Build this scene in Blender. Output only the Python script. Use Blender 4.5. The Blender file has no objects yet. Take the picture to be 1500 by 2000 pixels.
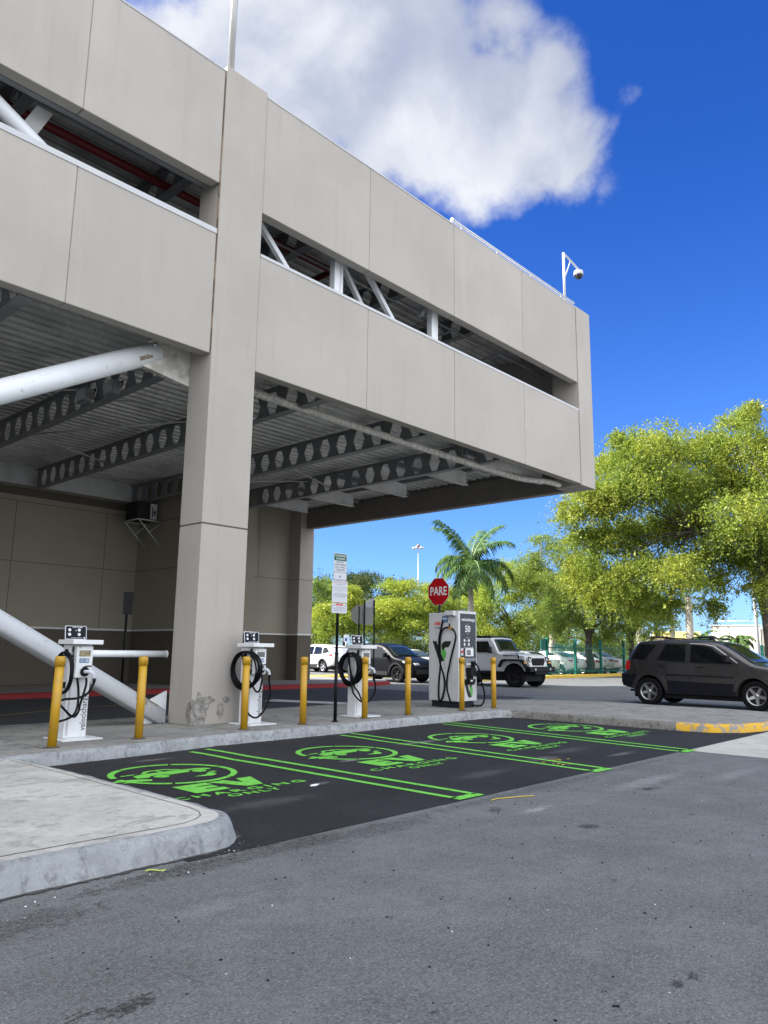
import bpy, bmesh, math, random
import numpy as np
from mathutils import Vector, Matrix
R = math.radians
SC = bpy.context.scene
COL = SC.collection
rnd = random.Random(7)

# ------------------------------------------------------------------ camera
yaw, pitch, roll = R(42.653), R(10.326), R(.7645)
Fw = Vector((math.cos(yaw)*math.cos(pitch), math.sin(yaw)*math.cos(pitch), math.sin(pitch)))
Rt = Vector((math.sin(yaw), -math.cos(yaw), 0)); Up = Rt.cross(Fw)
r_ = Rt*math.cos(roll)+Up*math.sin(roll); u_ = -Rt*math.sin(roll)+Up*math.cos(roll)
cam = bpy.data.cameras.new('camera'); co = bpy.data.objects.new('camera', cam); COL.objects.link(co)
cam.sensor_fit = 'VERTICAL'; cam.sensor_height = 36; cam.lens = 36*1481.6/2000
cam.clip_end = 2000; cam.clip_start = .05
m = Matrix.Identity(4)
for i, v in enumerate((r_, u_, -Fw)):
    for j in range(3): m[j][i] = v[j]
m.translation = Vector((0, 0, 1.36)); co.matrix_world = m
SC.camera = co

# ------------------------------------------------------------------ light
EXPO = 1.75
SUN = 4.6
SKY_STR = .10
sdir = Vector((-11, 10.8, 11.9)).normalized()
elev = math.asin(sdir.z); srot = math.atan2(sdir.x, sdir.y)
sl = bpy.data.lights.new('sun', 'SUN'); sl.energy = SUN; sl.angle = R(.5); sl.color = (1, .95, .87)
so = bpy.data.objects.new('sun', sl); COL.objects.link(so)
so.rotation_euler = (-sdir).to_track_quat('-Z', 'Y').to_euler(); so.location = (-30, 30, 40)
SC.view_settings.view_transform = 'Standard'; SC.view_settings.look = 'None'
SC.view_settings.exposure = EXPO; SC.view_settings.gamma = 1; SC.view_settings.use_curve_mapping = False
SC.cycles.max_bounces = 8; SC.cycles.diffuse_bounces = 4; SC.cycles.transmission_bounces = 4
SC.cycles.glossy_bounces = 3; SC.cycles.transparent_max_bounces = 6
SC.cycles.use_denoising = True
SC.cycles.sample_clamp_indirect = 6


class NT:
    """tiny node helper"""
    def __init__(s, nt): s.nt = nt; s.n = nt.nodes; s.l = nt.links
    def new(s, t, **k):
        n = s.n.new(t)
        for a, b in k.items(): setattr(n, a, b)
        return n
    def link(s, a, b): s.l.new(a, b)
    def set(s, sock, v):
        if hasattr(v, 'is_linked') or isinstance(v, bpy.types.NodeSocket): s.l.new(v, sock)
        else: sock.default_value = v
    def math(s, op, a, b=None, c=None, clamp=False):
        n = s.new('ShaderNodeMath', operation=op, use_clamp=clamp)
        s.set(n.inputs[0], a)
        if b is not None: s.set(n.inputs[1], b)
        if c is not None: s.set(n.inputs[2], c)
        return n.outputs[0]
    def vmath(s, op, a, b=None):
        n = s.new('ShaderNodeVectorMath', operation=op); s.set(n.inputs[0], a)
        if b is not None: s.set(n.inputs[1], b)
        return n.outputs['Value'] if op in ('DOT_PRODUCT', 'LENGTH', 'DISTANCE') else n.outputs[0]
    def mix(s, f, a, b, mode='MIX'):
        n = s.new('ShaderNodeMix', data_type='RGBA', blend_type=mode)
        s.set(n.inputs[0], f); s.set(n.inputs[6], a); s.set(n.inputs[7], b); return n.outputs[2]
    def noise(s, vec, scale, detail=4, rough=.55, dist=0, dim='3D'):
        n = s.new('ShaderNodeTexNoise'); s.set(n.inputs['Vector'], vec)
        n.inputs['Scale'].default_value = scale; n.inputs['Detail'].default_value = detail
        n.inputs['Roughness'].default_value = rough; n.inputs['Distortion'].default_value = dist
        return n.outputs[0]
    def ramp(s, f, lo, hi, a=0., b=1.):
        n = s.new('ShaderNodeMapRange', interpolation_type='SMOOTHSTEP'); s.set(n.inputs[0], f)
        n.inputs[1].default_value = lo; n.inputs[2].default_value = hi
        n.inputs[3].default_value = a; n.inputs[4].default_value = b; return n.outputs[0]


def c4(c): return (c[0], c[1], c[2], 1.)


# ------------------------------------------------------------------ world: Nishita sky plus broken cumulus and added fill cloud
W = bpy.data.worlds.new('World'); SC.world = W; W.use_nodes = True
t = NT(W.node_tree); W.node_tree.nodes.clear()
out = t.new('ShaderNodeOutputWorld'); bg = t.new('ShaderNodeBackground'); bg.inputs[1].default_value = SKY_STR
t.link(bg.outputs[0], out.inputs[0])
sky = t.new('ShaderNodeTexSky', sky_type='NISHITA'); sky.sun_disc = False
sky.sun_elevation = elev; sky.sun_rotation = srot; sky.air_density = 1.0; sky.dust_density = .35; sky.ozone_density = 3.
geo = t.new('ShaderNodeTexCoord').outputs['Generated']
nrm = t.vmath('NORMALIZE', geo)
dz = t.new('ShaderNodeSeparateXYZ'); t.link(nrm, dz.inputs[0])
DZ = dz.outputs[2]
tint = t.mix(t.ramp(DZ, 0., .62), (.28, .43, .75, 1), (.095, .275, .66, 1))
blue = t.mix(1., sky.outputs[0], tint, 'MULTIPLY')
# two fixed axes around the big cumulus bank over the building
cd = Vector((.585, .507, .633)).normalized(); ca = Vector((.655, -.756, 0)).normalized(); cb = ca.cross(cd).normalized()
dd = t.vmath('DOT_PRODUCT', nrm, tuple(cd)); ddc = t.math('MAXIMUM', dd, .05)
cu = t.math('DIVIDE', t.vmath('DOT_PRODUCT', nrm, tuple(ca)), ddc)
cv = t.math('DIVIDE', t.vmath('DOT_PRODUCT', nrm, tuple(cb)), ddc)
uv = t.new('ShaderNodeCombineXYZ'); t.link(cu, uv.inputs[0]); t.link(cv, uv.inputs[1]); UV = uv.outputs[0]
warp = t.noise(UV, 2.6, 6, .6)
fine = t.noise(UV, 9., 12, .64, 0)
wisp = t.noise(UV, 3.6, 12, .58, 0)
vb = t.new('ShaderNodeTexVoronoi', voronoi_dimensions='2D'); vb.inputs['Scale'].default_value = 8.; vb.inputs['Detail'].default_value = 1.5; vb.inputs['Roughness'].default_value = .5
wv = t.new('ShaderNodeCombineXYZ'); t.link(t.math('ADD', cu, t.math('MULTIPLY', warp, .18)), wv.inputs[0]); t.link(t.math('ADD', cv, t.math('MULTIPLY', wisp, .18)), wv.inputs[1]); t.link(wv.outputs[0], vb.inputs['Vector'])
bill = t.math('SUBTRACT', .55, vb.outputs['Distance'])
def ell(cx, cy, rx, ry):
    a = t.math('DIVIDE', t.math('SUBTRACT', cu, cx), rx); b = t.math('DIVIDE', t.math('SUBTRACT', cv, cy), ry)
    d = t.math('SQRT', t.math('ADD', t.math('MULTIPLY', a, a), t.math('MULTIPLY', b, b)))
    return t.math('SUBTRACT', 1., d)
K = 1/1481.6*.80
LOBES = [((700-800), (180-110), 430, 270), ((960-800), (180-190), 200, 215), ((1175-800), (180-310), 105, 95), ((1060-800), (180-290), 130, 120), ((1080-800), (180-130), 120, 120), ((330-800), 90, 200, 110), ((1285-800), (180-185), 42, 30)]
den = None
for cx, cy, rx, ry in LOBES:
    e = t.math('MULTIPLY', ell(cx*K, cy*K, rx*K, ry*K), min(rx, ry)/215.)
    den = e if den is None else t.math('SMOOTH_MAX', den, e, .12)
den = t.math('ADD', den, t.math('MULTIPLY', t.math('SUBTRACT', warp, .5), .75))
den = t.math('ADD', den, t.math('MULTIPLY', t.math('SUBTRACT', wisp, .5), 1.15))
den = t.math('ADD', den, t.math('MULTIPLY', t.math('SUBTRACT', fine, .5), .75))
den = t.math('ADD', den, t.math('MULTIPLY', bill, .42))
mask1 = t.math('MULTIPLY', t.ramp(den, -.06, .36), t.ramp(dd, .3, .5))
# unseen bright cloud added behind the camera as fill light; wisps in view
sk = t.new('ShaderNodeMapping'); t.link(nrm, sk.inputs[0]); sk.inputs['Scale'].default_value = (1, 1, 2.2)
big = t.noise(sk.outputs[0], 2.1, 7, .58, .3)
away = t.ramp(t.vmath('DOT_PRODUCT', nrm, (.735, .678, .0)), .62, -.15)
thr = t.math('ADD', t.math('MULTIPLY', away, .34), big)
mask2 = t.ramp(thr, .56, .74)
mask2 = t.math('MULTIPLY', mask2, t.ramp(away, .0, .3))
low = t.math('MULTIPLY', t.ramp(t.noise(sk.outputs[0], 4.2, 8, .6, .4), .53, .74), t.math('MULTIPLY', t.ramp(DZ, .17, .02), .75))
low = t.math('MULTIPLY', low, t.ramp(t.vmath('DOT_PRODUCT', nrm, tuple(ca)), .12, .34, .25, 1.))
shade = t.noise(UV, 3.0, 9, .58, .3)
c1 = t.mix(t.ramp(t.math('ADD', shade, t.math('MULTIPLY', bill, .16)), .34, .68), (1.4, 1.57, 2.05, 1), (2.7, 2.78, 2.98, 1))
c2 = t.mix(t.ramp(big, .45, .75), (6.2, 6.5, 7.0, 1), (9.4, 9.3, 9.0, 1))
colr = t.mix(mask1, blue, c1)
colr = t.mix(low, colr, (2.5, 2.7, 3.1, 1))
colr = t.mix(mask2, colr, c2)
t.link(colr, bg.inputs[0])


# ------------------------------------------------------------------ materials
def pm(name, col, rough=.6, metal=0., spec=.5, noises=(), bump=None, coat=0., coords='Object'):
    """principled material; noises: (scale, lo, hi, colour, amount[, detail]); bump: (scale, strength, dist)"""
    mt = bpy.data.materials.new(name); mt.use_nodes = True
    t = NT(mt.node_tree); b = mt.node_tree.nodes['Principled BSDF']
    b.inputs['Roughness'].default_value = rough; b.inputs['Metallic'].default_value = metal
    b.inputs['Specular IOR Level'].default_value = spec
    b.inputs['Coat Weight'].default_value = coat; b.inputs['Coat Roughness'].default_value = .05
    c = c4(col); vec = None
    if noises or bump:
        vec = t.new('ShaderNodeNewGeometry').outputs['Position'] if coords == 'World' else t.new('ShaderNodeTexCoord').outputs[coords]
    cur = None
    for nz in noises:
        s_, lo, hi, c2, am = nz[:5]
        f = t.ramp(t.noise(vec, s_, nz[5] if len(nz) > 5 else 5), lo, hi, 0, am)
        cur = t.mix(f, c if cur is None else cur, c4(c2))
    if cur is None: b.inputs['Base Color'].default_value = c
    else: t.link(cur, b.inputs['Base Color'])
    if bump:
        bn = t.new('ShaderNodeBump'); bn.inputs['Strength'].default_value = bump[1]; bn.inputs['Distance'].default_value = bump[2]
        t.link(t.noise(vec, bump[0], 6, .65), bn.inputs['Height']); t.link(bn.outputs[0], b.inputs['Normal'])
    return mt


def leafmat(name, cols, trans=.45, rough=.5):
    mt = bpy.data.materials.new(name); mt.use_nodes = True; t = NT(mt.node_tree); t.n.clear()
    o = t.new('ShaderNodeOutputMaterial'); g = t.new('ShaderNodeNewGeometry')
    rp = t.new('ShaderNodeValToRGB'); t.link(g.outputs['Random Per Island'], rp.inputs[0])
    el = rp.color_ramp.elements; el[0].color = c4(cols[0]); el[1].color = c4(cols[-1])
    for i in range(1, len(cols)-1):
        e = el.new(i/(len(cols)-1)); e.color = c4(cols[i])
    pv = g.outputs['Position']; cl_ = t.mix(t.ramp(t.noise(pv, .55, 4, .6), .36, .64), (.84, .92, .85, 1), (1.16, 1.07, .95, 1)); cl2 = t.mix(t.ramp(t.noise(pv, 2.3, 3, .6), .35, .65), (.78, .82, .8, 1), (1.12, 1.1, 1.05, 1))
    lc = t.mix(1., t.mix(1., rp.outputs[0], cl_, 'MULTIPLY'), cl2, 'MULTIPLY')
    d = t.new('ShaderNodeBsdfDiffuse'); tr = t.new('ShaderNodeBsdfTranslucent'); gl = t.new('ShaderNodeBsdfGlossy')
    gl.inputs['Roughness'].default_value = .5; gl.inputs['Color'].default_value = (.9, .95, .9, 1)
    t.link(lc, d.inputs[0])
    t2 = t.mix(1., lc, (1.12, 1.12, .7, 1), 'MULTIPLY'); t.link(t2, tr.inputs[0])
    m1 = t.new('ShaderNodeMixShader'); m1.inputs[0].default_value = trans
    t.link(d.outputs[0], m1.inputs[1]); t.link(tr.outputs[0], m1.inputs[2])
    m2 = t.new('ShaderNodeMixShader'); m2.inputs[0].default_value = .018
    t.link(m1.outputs[0], m2.inputs[1]); t.link(gl.outputs[0], m2.inputs[2]); t.link(m2.outputs[0], o.inputs[0])
    return mt


def asphalt(name, col, light, speck=.5, stains=(), pales=(), crack=False, white=.5):
    mt = bpy.data.materials.new(name); mt.use_nodes = True; t = NT(mt.node_tree)
    b = t.n['Principled BSDF']; pos = t.new('ShaderNodeNewGeometry').outputs['Position']
    b.inputs['Roughness'].default_value = .85; b.inputs['Specular IOR Level'].default_value = .3
    c = t.mix(t.ramp(t.noise(pos, .55, 5, .6, .4), .32, .70), c4(col), c4(light))
    c = t.mix(t.ramp(t.noise(pos, 3.2, 7, .7), .48, .72, 0, .35), c, c4([x*.62 for x in col]))
    c = t.mix(t.ramp(t.noise(pos, 1.7, 6, .62), .42, .62, 0, .45), c, c4([x*1.3 for x in light]))
    c = t.mix(t.ramp(t.noise(pos, 6.5, 5, .65), .40, .60, .35, 0), c, c4([x*.72 for x in col]))
    c = t.mix(t.ramp(t.noise(pos, .8, 4, .6), .45, .65, 0, .30), c, c4((col[0]*1.07, col[1]*.97, col[2]*1.0)))
    st = t.new('ShaderNodeMapping'); st.inputs['Scale'].default_value = (.5, 5, 1); t.link(pos, st.inputs[0])
    c = t.mix(t.ramp(t.noise(st.outputs[0], 1.1, 6, .6), .56, .72, 0, .22), c, c4([min(1, x*1.7) for x in light]))
    for x, y, rx, ry, s_, am in stains:
        d = t.vmath('DISTANCE', t.vmath('MULTIPLY', pos, (1/rx, 1/ry, 0)), (x/rx, y/ry, 0))
        f = t.math('ADD', t.math('SUBTRACT', 1., d), t.math('MULTIPLY', t.math('SUBTRACT', t.noise(pos, s_, 5, .7), .5), 2.2))
        c = t.mix(t.ramp(f, .25, .55, 0, am), c, c4([x_*.28 for x_ in col]))
    for x, y, rx, ry, s_, am in pales:
        d = t.vmath('DISTANCE', t.vmath('MULTIPLY', pos, (1/rx, 1/ry, 0)), (x/rx, y/ry, 0))
        f = t.math('ADD', t.math('SUBTRACT', 1., d), t.math('MULTIPLY', t.math('SUBTRACT', t.noise(pos, s_, 6, .7), .5), 1.6))
        c = t.mix(t.ramp(f, .2, .9, 0, am), c, (.42, .42, .43, 1))
    g1 = t.noise(pos, 75, 3, .75); g0 = t.noise(pos, 28, 4, .7)
    c = t.mix(t.ramp(g0, .36, .64, .0, .5), c, c4([min(1, x*1.35) for x in light]))
    c = t.mix(t.ramp(g1, .34, .48, speck*1.5, 0), c, c4([x*.35 for x in col]))
    c = t.mix(t.ramp(g1, .55, .68, 0, speck*1.3), c, c4([min(1, x*2.4) for x in light]))
    vo = t.new('ShaderNodeTexVoronoi'); vo.inputs['Scale'].default_value = 13.; t.link(pos, vo.inputs['Vector'])
    vo.inputs['Randomness'].default_value = 1.
    sp = t.new('ShaderNodeSeparateColor'); t.link(vo.outputs['Color'], sp.inputs[0])
    near = t.ramp(vo.outputs['Distance'], .10, .06)
    c = t.mix(t.math('MULTIPLY', near, t.math('MULTIPLY', t.math('GREATER_THAN', sp.outputs[0], .975), white)), c, (.75, .75, .74, 1))
    c = t.mix(t.math('MULTIPLY', near, t.math('LESS_THAN', sp.outputs[1], .06)), c, (.01, .01, .012, 1))
    t.link(c, b.inputs['Base Color'])
    bn = t.new('ShaderNodeBump'); bn.inputs['Strength'].default_value = .55; bn.inputs['Distance'].default_value = .006
    t.link(g1, bn.inputs['Height']); t.link(bn.outputs[0], b.inputs['Normal'])
    return mt


def concrete(name, col, dark, paint=None, stain=.5, bumpd=.006, k=1., spots=0.):
    mt = bpy.data.materials.new(name); mt.use_nodes = True; t = NT(mt.node_tree)
    b = t.n['Principled BSDF']; pos = t.new('ShaderNodeNewGeometry').outputs['Position']
    b.inputs['Roughness'].default_value = .85; b.inputs['Specular IOR Level'].default_value = .25
    c = t.mix(t.ramp(t.noise(pos, 1.3*k, 7, .62, .3), .34, .68), c4(col), c4([x*.78 for x in col]))
    c = t.mix(t.ramp(t.noise(pos, 3.1*k, 9, .70, 1.2), .50, .66, 0, stain), c, c4(dark))
    c = t.mix(t.ramp(t.noise(pos, 5.3*k, 9, .72, .8), .52, .64, 0, stain*.6), c, c4([min(1, x*1.22) for x in col]))
    if spots:
        sm = t.new('ShaderNodeMapping'); sm.inputs['Scale'].default_value = (1., 2.1, 1); sm.inputs['Location'].default_value = (3.3, 1.7, 0); t.link(pos, sm.inputs[0])
        e_ = t.noise(sm.outputs[0], 1.7, 8, .62, .5)
        c = t.mix(t.ramp(e_, .575, .592, 0, spots), c, c4([x*.62 for x in col])); c = t.mix(t.ramp(t.math('ABSOLUTE', t.math('SUBTRACT', e_, .583)), .007, .0, 0, spots), c, c4([x*.40 for x in col]))
        cr = t.noise(pos, .9, 6, .6, .2); c = t.mix(t.ramp(t.math('ABSOLUTE', t.math('SUBTRACT', cr, .47)), .0022, .0006, 0, .6*spots), c, c4([x*.3 for x in col]))
    c = t.mix(t.ramp(t.noise(pos, 26, 5, .7), .52, .74, 0, .45), c, c4([x*.55 for x in col]))
    c = t.mix(t.ramp(t.noise(pos, 7, 6, .7), .58, .75, 0, .35), c, c4([min(1, x*1.25) for x in col]))
    sv = t.new('ShaderNodeMapping'); sv.inputs['Scale'].default_value = (1, 1, .18); t.link(pos, sv.inputs[0])
    c = t.mix(t.ramp(t.noise(sv.outputs[0], 16, 6, .7), .50, .72, 0, stain*.6), c, c4([x*.75 for x in dark]))
    if paint:
        f = t.ramp(t.noise(pos, 4.5, 8, .72, .6), .455, .49, 1, 0) if paint[1] else .9
        c = t.mix(t.math('SUBTRACT', 1., f) if paint[1] else f, c, c4(paint[0]))
        c = t.mix(t.ramp(t.noise(pos, 12, 6, .7), .55, .7, 0, .5), c, c4([x*.5 for x in paint[0]]))
    t.link(c, b.inputs['Base Color'])
    bn = t.new('ShaderNodeBump'); bn.inputs['Strength'].default_value = .6; bn.inputs['Distance'].default_value = bumpd
    t.link(t.noise(pos, 19, 9, .7), bn.inputs['Height']); t.link(bn.outputs[0], b.inputs['Normal'])
    return mt


MAT = {}
MAT['asphalt'] = asphalt('asphalt', (.084, .087, .088), (.128, .132, .134), .46,
    stains=[(1.70, 2.87, .17, .05, 34, 1.), (1.60, 2.93, .10, .03, 40, 1.), (7.83, 3.5, .16, .07, 26, .9), (5.8, 3.98, .16, .07, 30, .8), (5.82, 3.1, .13, .10, 40, .8), (3.4, 1.43, .05, .035, 30, 1.), (3.53, 1.42, .05, .03, 30, 1.),
            (4.6, 2.3, .05, .03, 30, .9), (2.5, 2.0, .04, .03, 30, .9), (6.9, 2.7, .10, .05, 30, .8), (8.8, 3.0, .3, .03, 14, .7), (3.2, 4.28, 1.5, .16, 9, .7), (1.55, 4.05, 1.0, .26, 9, .7), (7.2, 4.3, 5, .12, 8, .5), (4.6, 4.2, .9, .2, 8, .6), (3.95, 4.3, .5, .22, 14, 1.), (3.6, 4.45, .4, .12, 20, 1.), (2.9, 4.36, .7, .10, 16, .9)],
    pales=[(6.1, 3.75, .45, .10, 9, .45), (8.3, 3.7, 1.6, .22, 7, .30), (9.5, 3.2, 1.2, .2, 8, .25), (2.6, 3.6, .5, .15, 9, .2)])
MAT['new_asphalt'] = asphalt('sealed_asphalt', (.0070, .0073, .0095), (.019, .0195, .022), .5, white=.0,
    stains=[(5.6, 5.2, .5, .3, 7, .6), (8.3, 5.6, .5, .3, 7, .6)],
    pales=[(9.1, 7.6, .75, .16, 7, .5), (5.6, 6.0, .25, .1, 14, .3), (12.6, 5.8, .6, .15, 9, .3), (4.6, 5.6, .8, .25, 6, .12), (7.4, 5.2, .9, .25, 6, .12), (10, 5.6, .9, .25, 6, .12), (7.0, 6.95, .3, .12, 12, .55), (9.0, 5.4, .5, .2, 9, .3), (5.2, 8.6, .5, .12, 9, .3), (10.2, 4.9, .6, .12, 9, .3)])
MAT['lane'] = asphalt('shaded_lane_asphalt', (.03, .031, .036), (.045, .046, .052), .3, white=.1)  # same asphalt, darkened for the shade under the deck
MAT['slab'] = concrete('pale_paving', (.45, .45, .42), (.29, .29, .275), stain=.5)
MAT['walk'] = concrete('sidewalk_concrete', (.265, .26, .245), (.11, .108, .105), stain=.8, spots=.4)
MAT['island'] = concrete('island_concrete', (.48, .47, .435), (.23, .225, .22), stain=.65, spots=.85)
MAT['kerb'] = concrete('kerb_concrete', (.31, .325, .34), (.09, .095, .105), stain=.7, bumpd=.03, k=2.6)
MAT['kerb_grey'] = concrete('shaded_kerb_concrete', (.20, .195, .185), (.06, .058, .052), stain=.9, bumpd=.03, k=2.6)  # darker kerb copy; shade of the west side face put into its colour
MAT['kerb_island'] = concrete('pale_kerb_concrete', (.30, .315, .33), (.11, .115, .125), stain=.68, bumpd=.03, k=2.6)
MAT['kerb_yellow'] = concrete('worn_yellow_kerb', (.27, .26, .25), (.15, .14, .14), paint=((.56, .33, .035), True), bumpd=.014)
MAT['yellow_kerb'] = concrete('yellow_kerb', (.4, .38, .3), (.2, .2, .2), paint=((.62, .42, .05), False))
MAT['kerb_red'] = concrete('red_kerb', (.2, .05, .05), (.1, .03, .03), paint=((.21, .022, .026), False))
MAT['dirt'] = pm('joint_dirt', (.045, .043, .042), .95, noises=[(30, .45, .65, (.10, .095, .09), .8)])
def facade(name, col, dark, bumps=90):
    mt = bpy.data.materials.new(name); mt.use_nodes = True; t = NT(mt.node_tree); b = t.n['Principled BSDF']
    pos = t.new('ShaderNodeNewGeometry').outputs['Position']; rn = t.new('ShaderNodeObjectInfo').outputs['Random']
    b.inputs['Roughness'].default_value = .82; b.inputs['Specular IOR Level'].default_value = .25
    c = t.mix(t.ramp(rn, 0, 1), c4([x*.955 for x in col]), c4([x*1.04 for x in col]))
    c = t.mix(t.ramp(t.noise(pos, .45, 5, .6), .35, .70, 0, .7), c, c4([x*.88 for x in col]))
    sv = t.new('ShaderNodeMapping'); sv.inputs['Scale'].default_value = (1, 1, .07); t.link(pos, sv.inputs[0])
    c = t.mix(t.ramp(t.noise(sv.outputs[0], 5.5, 7, .68), .52, .78, 0, .42), c, c4(dark))
    c = t.mix(t.ramp(t.noise(sv.outputs[0], 2.2, 5, .6), .55, .75, 0, .25), c, c4([min(1, x*1.2) for x in col]))
    c = t.mix(t.ramp(t.noise(pos, 2.6, 8, .7), .60, .78, 0, .35), c, c4(dark))
    c = t.mix(t.ramp(t.noise(pos, 55, 4, .7), .50, .75, 0, .3), c, c4([x*.8 for x in col]))
    vo = t.new('ShaderNodeTexVoronoi'); vo.inputs['Scale'].default_value = 1.6; t.link(pos, vo.inputs['Vector'])
    c = t.mix(t.ramp(vo.outputs['Distance'], .022, .012, 0, .5), c, c4([x*.45 for x in col]))
    t.link(c, b.inputs['Base Color'])
    bn = t.new('ShaderNodeBump'); bn.inputs['Strength'].default_value = .25; bn.inputs['Distance'].default_value = .004
    t.link(t.noise(pos, bumps, 6, .65), bn.inputs['Height'])
    b2 = t.new('ShaderNodeBump'); b2.inputs['Strength'].default_value = .12; b2.inputs['Distance'].default_value = .05
    t.link(t.noise(pos, 1.4, 3, .5), b2.inputs['Height']); t.link(bn.outputs[0], b2.inputs['Normal']); t.link(b2.outputs[0], b.inputs['Normal'])
    return mt
MAT['wall'] = facade('beige_render', (.385, .360, .333), (.295, .272, .245))
MAT['column'] = facade('column_render', (.375, .350, .320), (.27, .25, .22), 80)
MAT['backwall'] = pm('olive_wall', (.30, .278, .222), .85, 0, .25, noises=[(.5, .35, .7, (.26, .24, .19), .6), (40, .45, .7, (.33, .305, .245), .3)], bump=(80, .2, .004))
MAT['backlow'] = pm('brown_wall', (.115, .10, .082), .85, 0, .25, noises=[(.6, .35, .7, (.095, .083, .068), .6)], bump=(80, .2, .004))
MAT['edgebeam'] = pm('edge_beam_render', (.20, .185, .165), .85, 0, .25, noises=[(.8, .4, .7, (.16, .15, .135), .6)])
MAT['trim'] = pm('white_trim', (.66, .67, .66), .6, noises=[(3, .5, .75, (.5, .5, .49), .5)])
MAT['coping'] = pm('white_coping', (.45, .465, .49), .5, noises=[(2.5, .5, .75, (.55, .55, .54), .5)])
MAT['groove'] = pm('groove', (.12, .11, .10), .9)
MAT['rust'] = pm('rust_sealant', (.12, .09, .07), .9, noises=[(3, .45, .55, (.27, .21, .16), .9)])
MAT['steel'] = pm('grey_steel', (.25, .26, .275), .55, .15, noises=[(2, .4, .7, (.19, .195, .205), .6)])
MAT['deck'] = pm('galvanised_deck', (.68, .68, .67), .5, .1, noises=[(1.2, .4, .7, (.30, .305, .315), .6), (9, .5, .7, (.34, .33, .32), .4)])
MAT['plate'] = pm('pale_steel', (.56, .57, .58), .55, .0, noises=[(2, .4, .7, (.38, .38, .38), .6)])
MAT['tube'] = pm('white_tube_paint', (.70, .73, .77), .42, noises=[(1.3, .45, .75, (.62, .64, .67), .7), (11, .62, .72, (.42, .40, .38), .6)])
MAT['gusset'] = pm('stained_gusset', (.62, .61, .58), .7, noises=[(3, .45, .62, (.35, .33, .29), .8, 8), (9, .6, .7, (.30, .24, .18), .7)])
MAT['chip'] = pm('rust_chip', (.16, .125, .09), .9, noises=[(30, .4, .6, (.34, .30, .24), .8)])
MAT['redpipe'] = pm('red_pipe', (.17, .012, .012), .5)
MAT['insul'] = pm('pipe_insulation', (.62, .61, .58), .7, noises=[(14, .45, .6, (.36, .35, .33), .7)])
MAT['roofmat'] = pm('roof_membrane', (.3, .3, .3), .9)
MAT['spall'] = pm('spalled_concrete', (.20, .19, .18), .95, noises=[(11, .44, .58, (.34, .32, .295), .9, 9), (22, .54, .64, (.07, .066, .062), .9)], bump=(22, 1., .02))
MAT['white'] = pm('white_powder_coat', (.64, .655, .68), .38, coords='World', noises=[(4, .45, .75, (.54, .55, .56), .6), (14, .58, .72, (.46, .46, .45), .35, 8)])
MAT['cabwhite'] = pm('cabinet_white', (.50, .51, .525), .35, coords='World', noises=[(3, .45, .75, (.42, .43, .44), .6), (12, .58, .72, (.36, .36, .35), .3, 8)])
MAT['cabgrey'] = pm('cabinet_grey', (.045, .052, .060), .5, 0, .2)
MAT['cablite'] = pm('cabinet_mid_grey', (.16, .175, .19), .45, 0, .3)
MAT['plinth'] = pm('plinth', (.018, .021, .028), .6, 0, .15)
MAT['black'] = pm('black_plastic', (.006, .006, .007), .5, 0, .18)
MAT['cable'] = pm('black_cable', (.004, .004, .006), .5, 0, .14)
MAT['boardblk'] = pm('board_navy', (.007, .010, .014), .5, 0, .12)
MAT['screen'] = pm('lcd_glass', (.10, .11, .115), .12)
MAT['screengold'] = pm('lcd_painted_reflection', (.26, .23, .12), .15, noises=[(30, .45, .6, (.12, .12, .08), .8)])  # gold reflection painted into the screen colour
MAT['lblue'] = pm('blue_label', (.10, .17, .30), .5)
MAT['iblue'] = pm('sign_blue', (.02, .07, .32), .5)
MAT['silver'] = pm('silver_grey', (.45, .46, .48), .35, .5)
MAT['ylw'] = pm('bollard_yellow', (.45, .255, .010), .42, coords='World', noises=[(3, .45, .7, (.37, .20, .012), .7), (9, .58, .66, (.30, .19, .04), .45, 8), (26, .64, .70, (.22, .17, .09), .6)], bump=(40, .15, .003))
MAT['postblk'] = pm('black_post', (.005, .005, .008), .5, 0, .2)
MAT['postgrn'] = pm('dark_green_post', (.010, .018, .016), .5, 0, .2)
MAT['signwhite'] = pm('sign_white', (.50, .52, .58), .6, 0, .15)
MAT['signgreen'] = pm('sign_green', (.008, .085, .062), .6, 0, .12)
MAT['signred'] = pm('sign_red', (.36, .006, .010), .55, 0, .15, noises=[(5, .5, .8, (.28, .01, .012), .5)])
MAT['signback'] = pm('sign_back', (.27, .28, .27), .45, .6)
MAT['ink'] = pm('print_dark', (.05, .055, .07), .6)
MAT['inkred'] = pm('print_red', (.36, .05, .07), .6)
MAT['inkgrey'] = pm('print_grey', (.28, .25, .34), .6)
MAT['txtwhite'] = pm('print_white', (.62, .63, .65), .5)
MAT['lred'] = pm('logo_red', (.55, .02, .03), .5)
MAT['lgreen'] = pm('logo_green', (.10, .36, .07), .45)
MAT['lblack'] = pm('logo_black', (.012, .018, .014), .45)
MAT['green'] = pm('green_road_paint', (.155, .53, .07), .7, 0, .3, coords='World', noises=[(2.0, .5, .8, (.12, .42, .055), .6), (17, .57, .66, (.06, .17, .04), .7, 9), (5, .60, .70, (.05, .13, .035), .6, 9), (60, .50, .66, (.07, .22, .04), .5)])
MAT['roadwhite'] = pm('white_road_paint', (.55, .55, .55), .75, noises=[(9, .5, .62, (.3, .3, .3), .7)])
MAT['tape'] = pm('yellow_tape', (.50, .36, .04), .5)
MAT['tapeg'] = pm('yellow_green_tape', (.36, .44, .08), .5)
MAT['litter'] = pm('white_litter', (.8, .82, .85), .6)
MAT['glass'] = pm('tinted_glass', (.004, .005, .006), .04, 0, .6)
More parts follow.
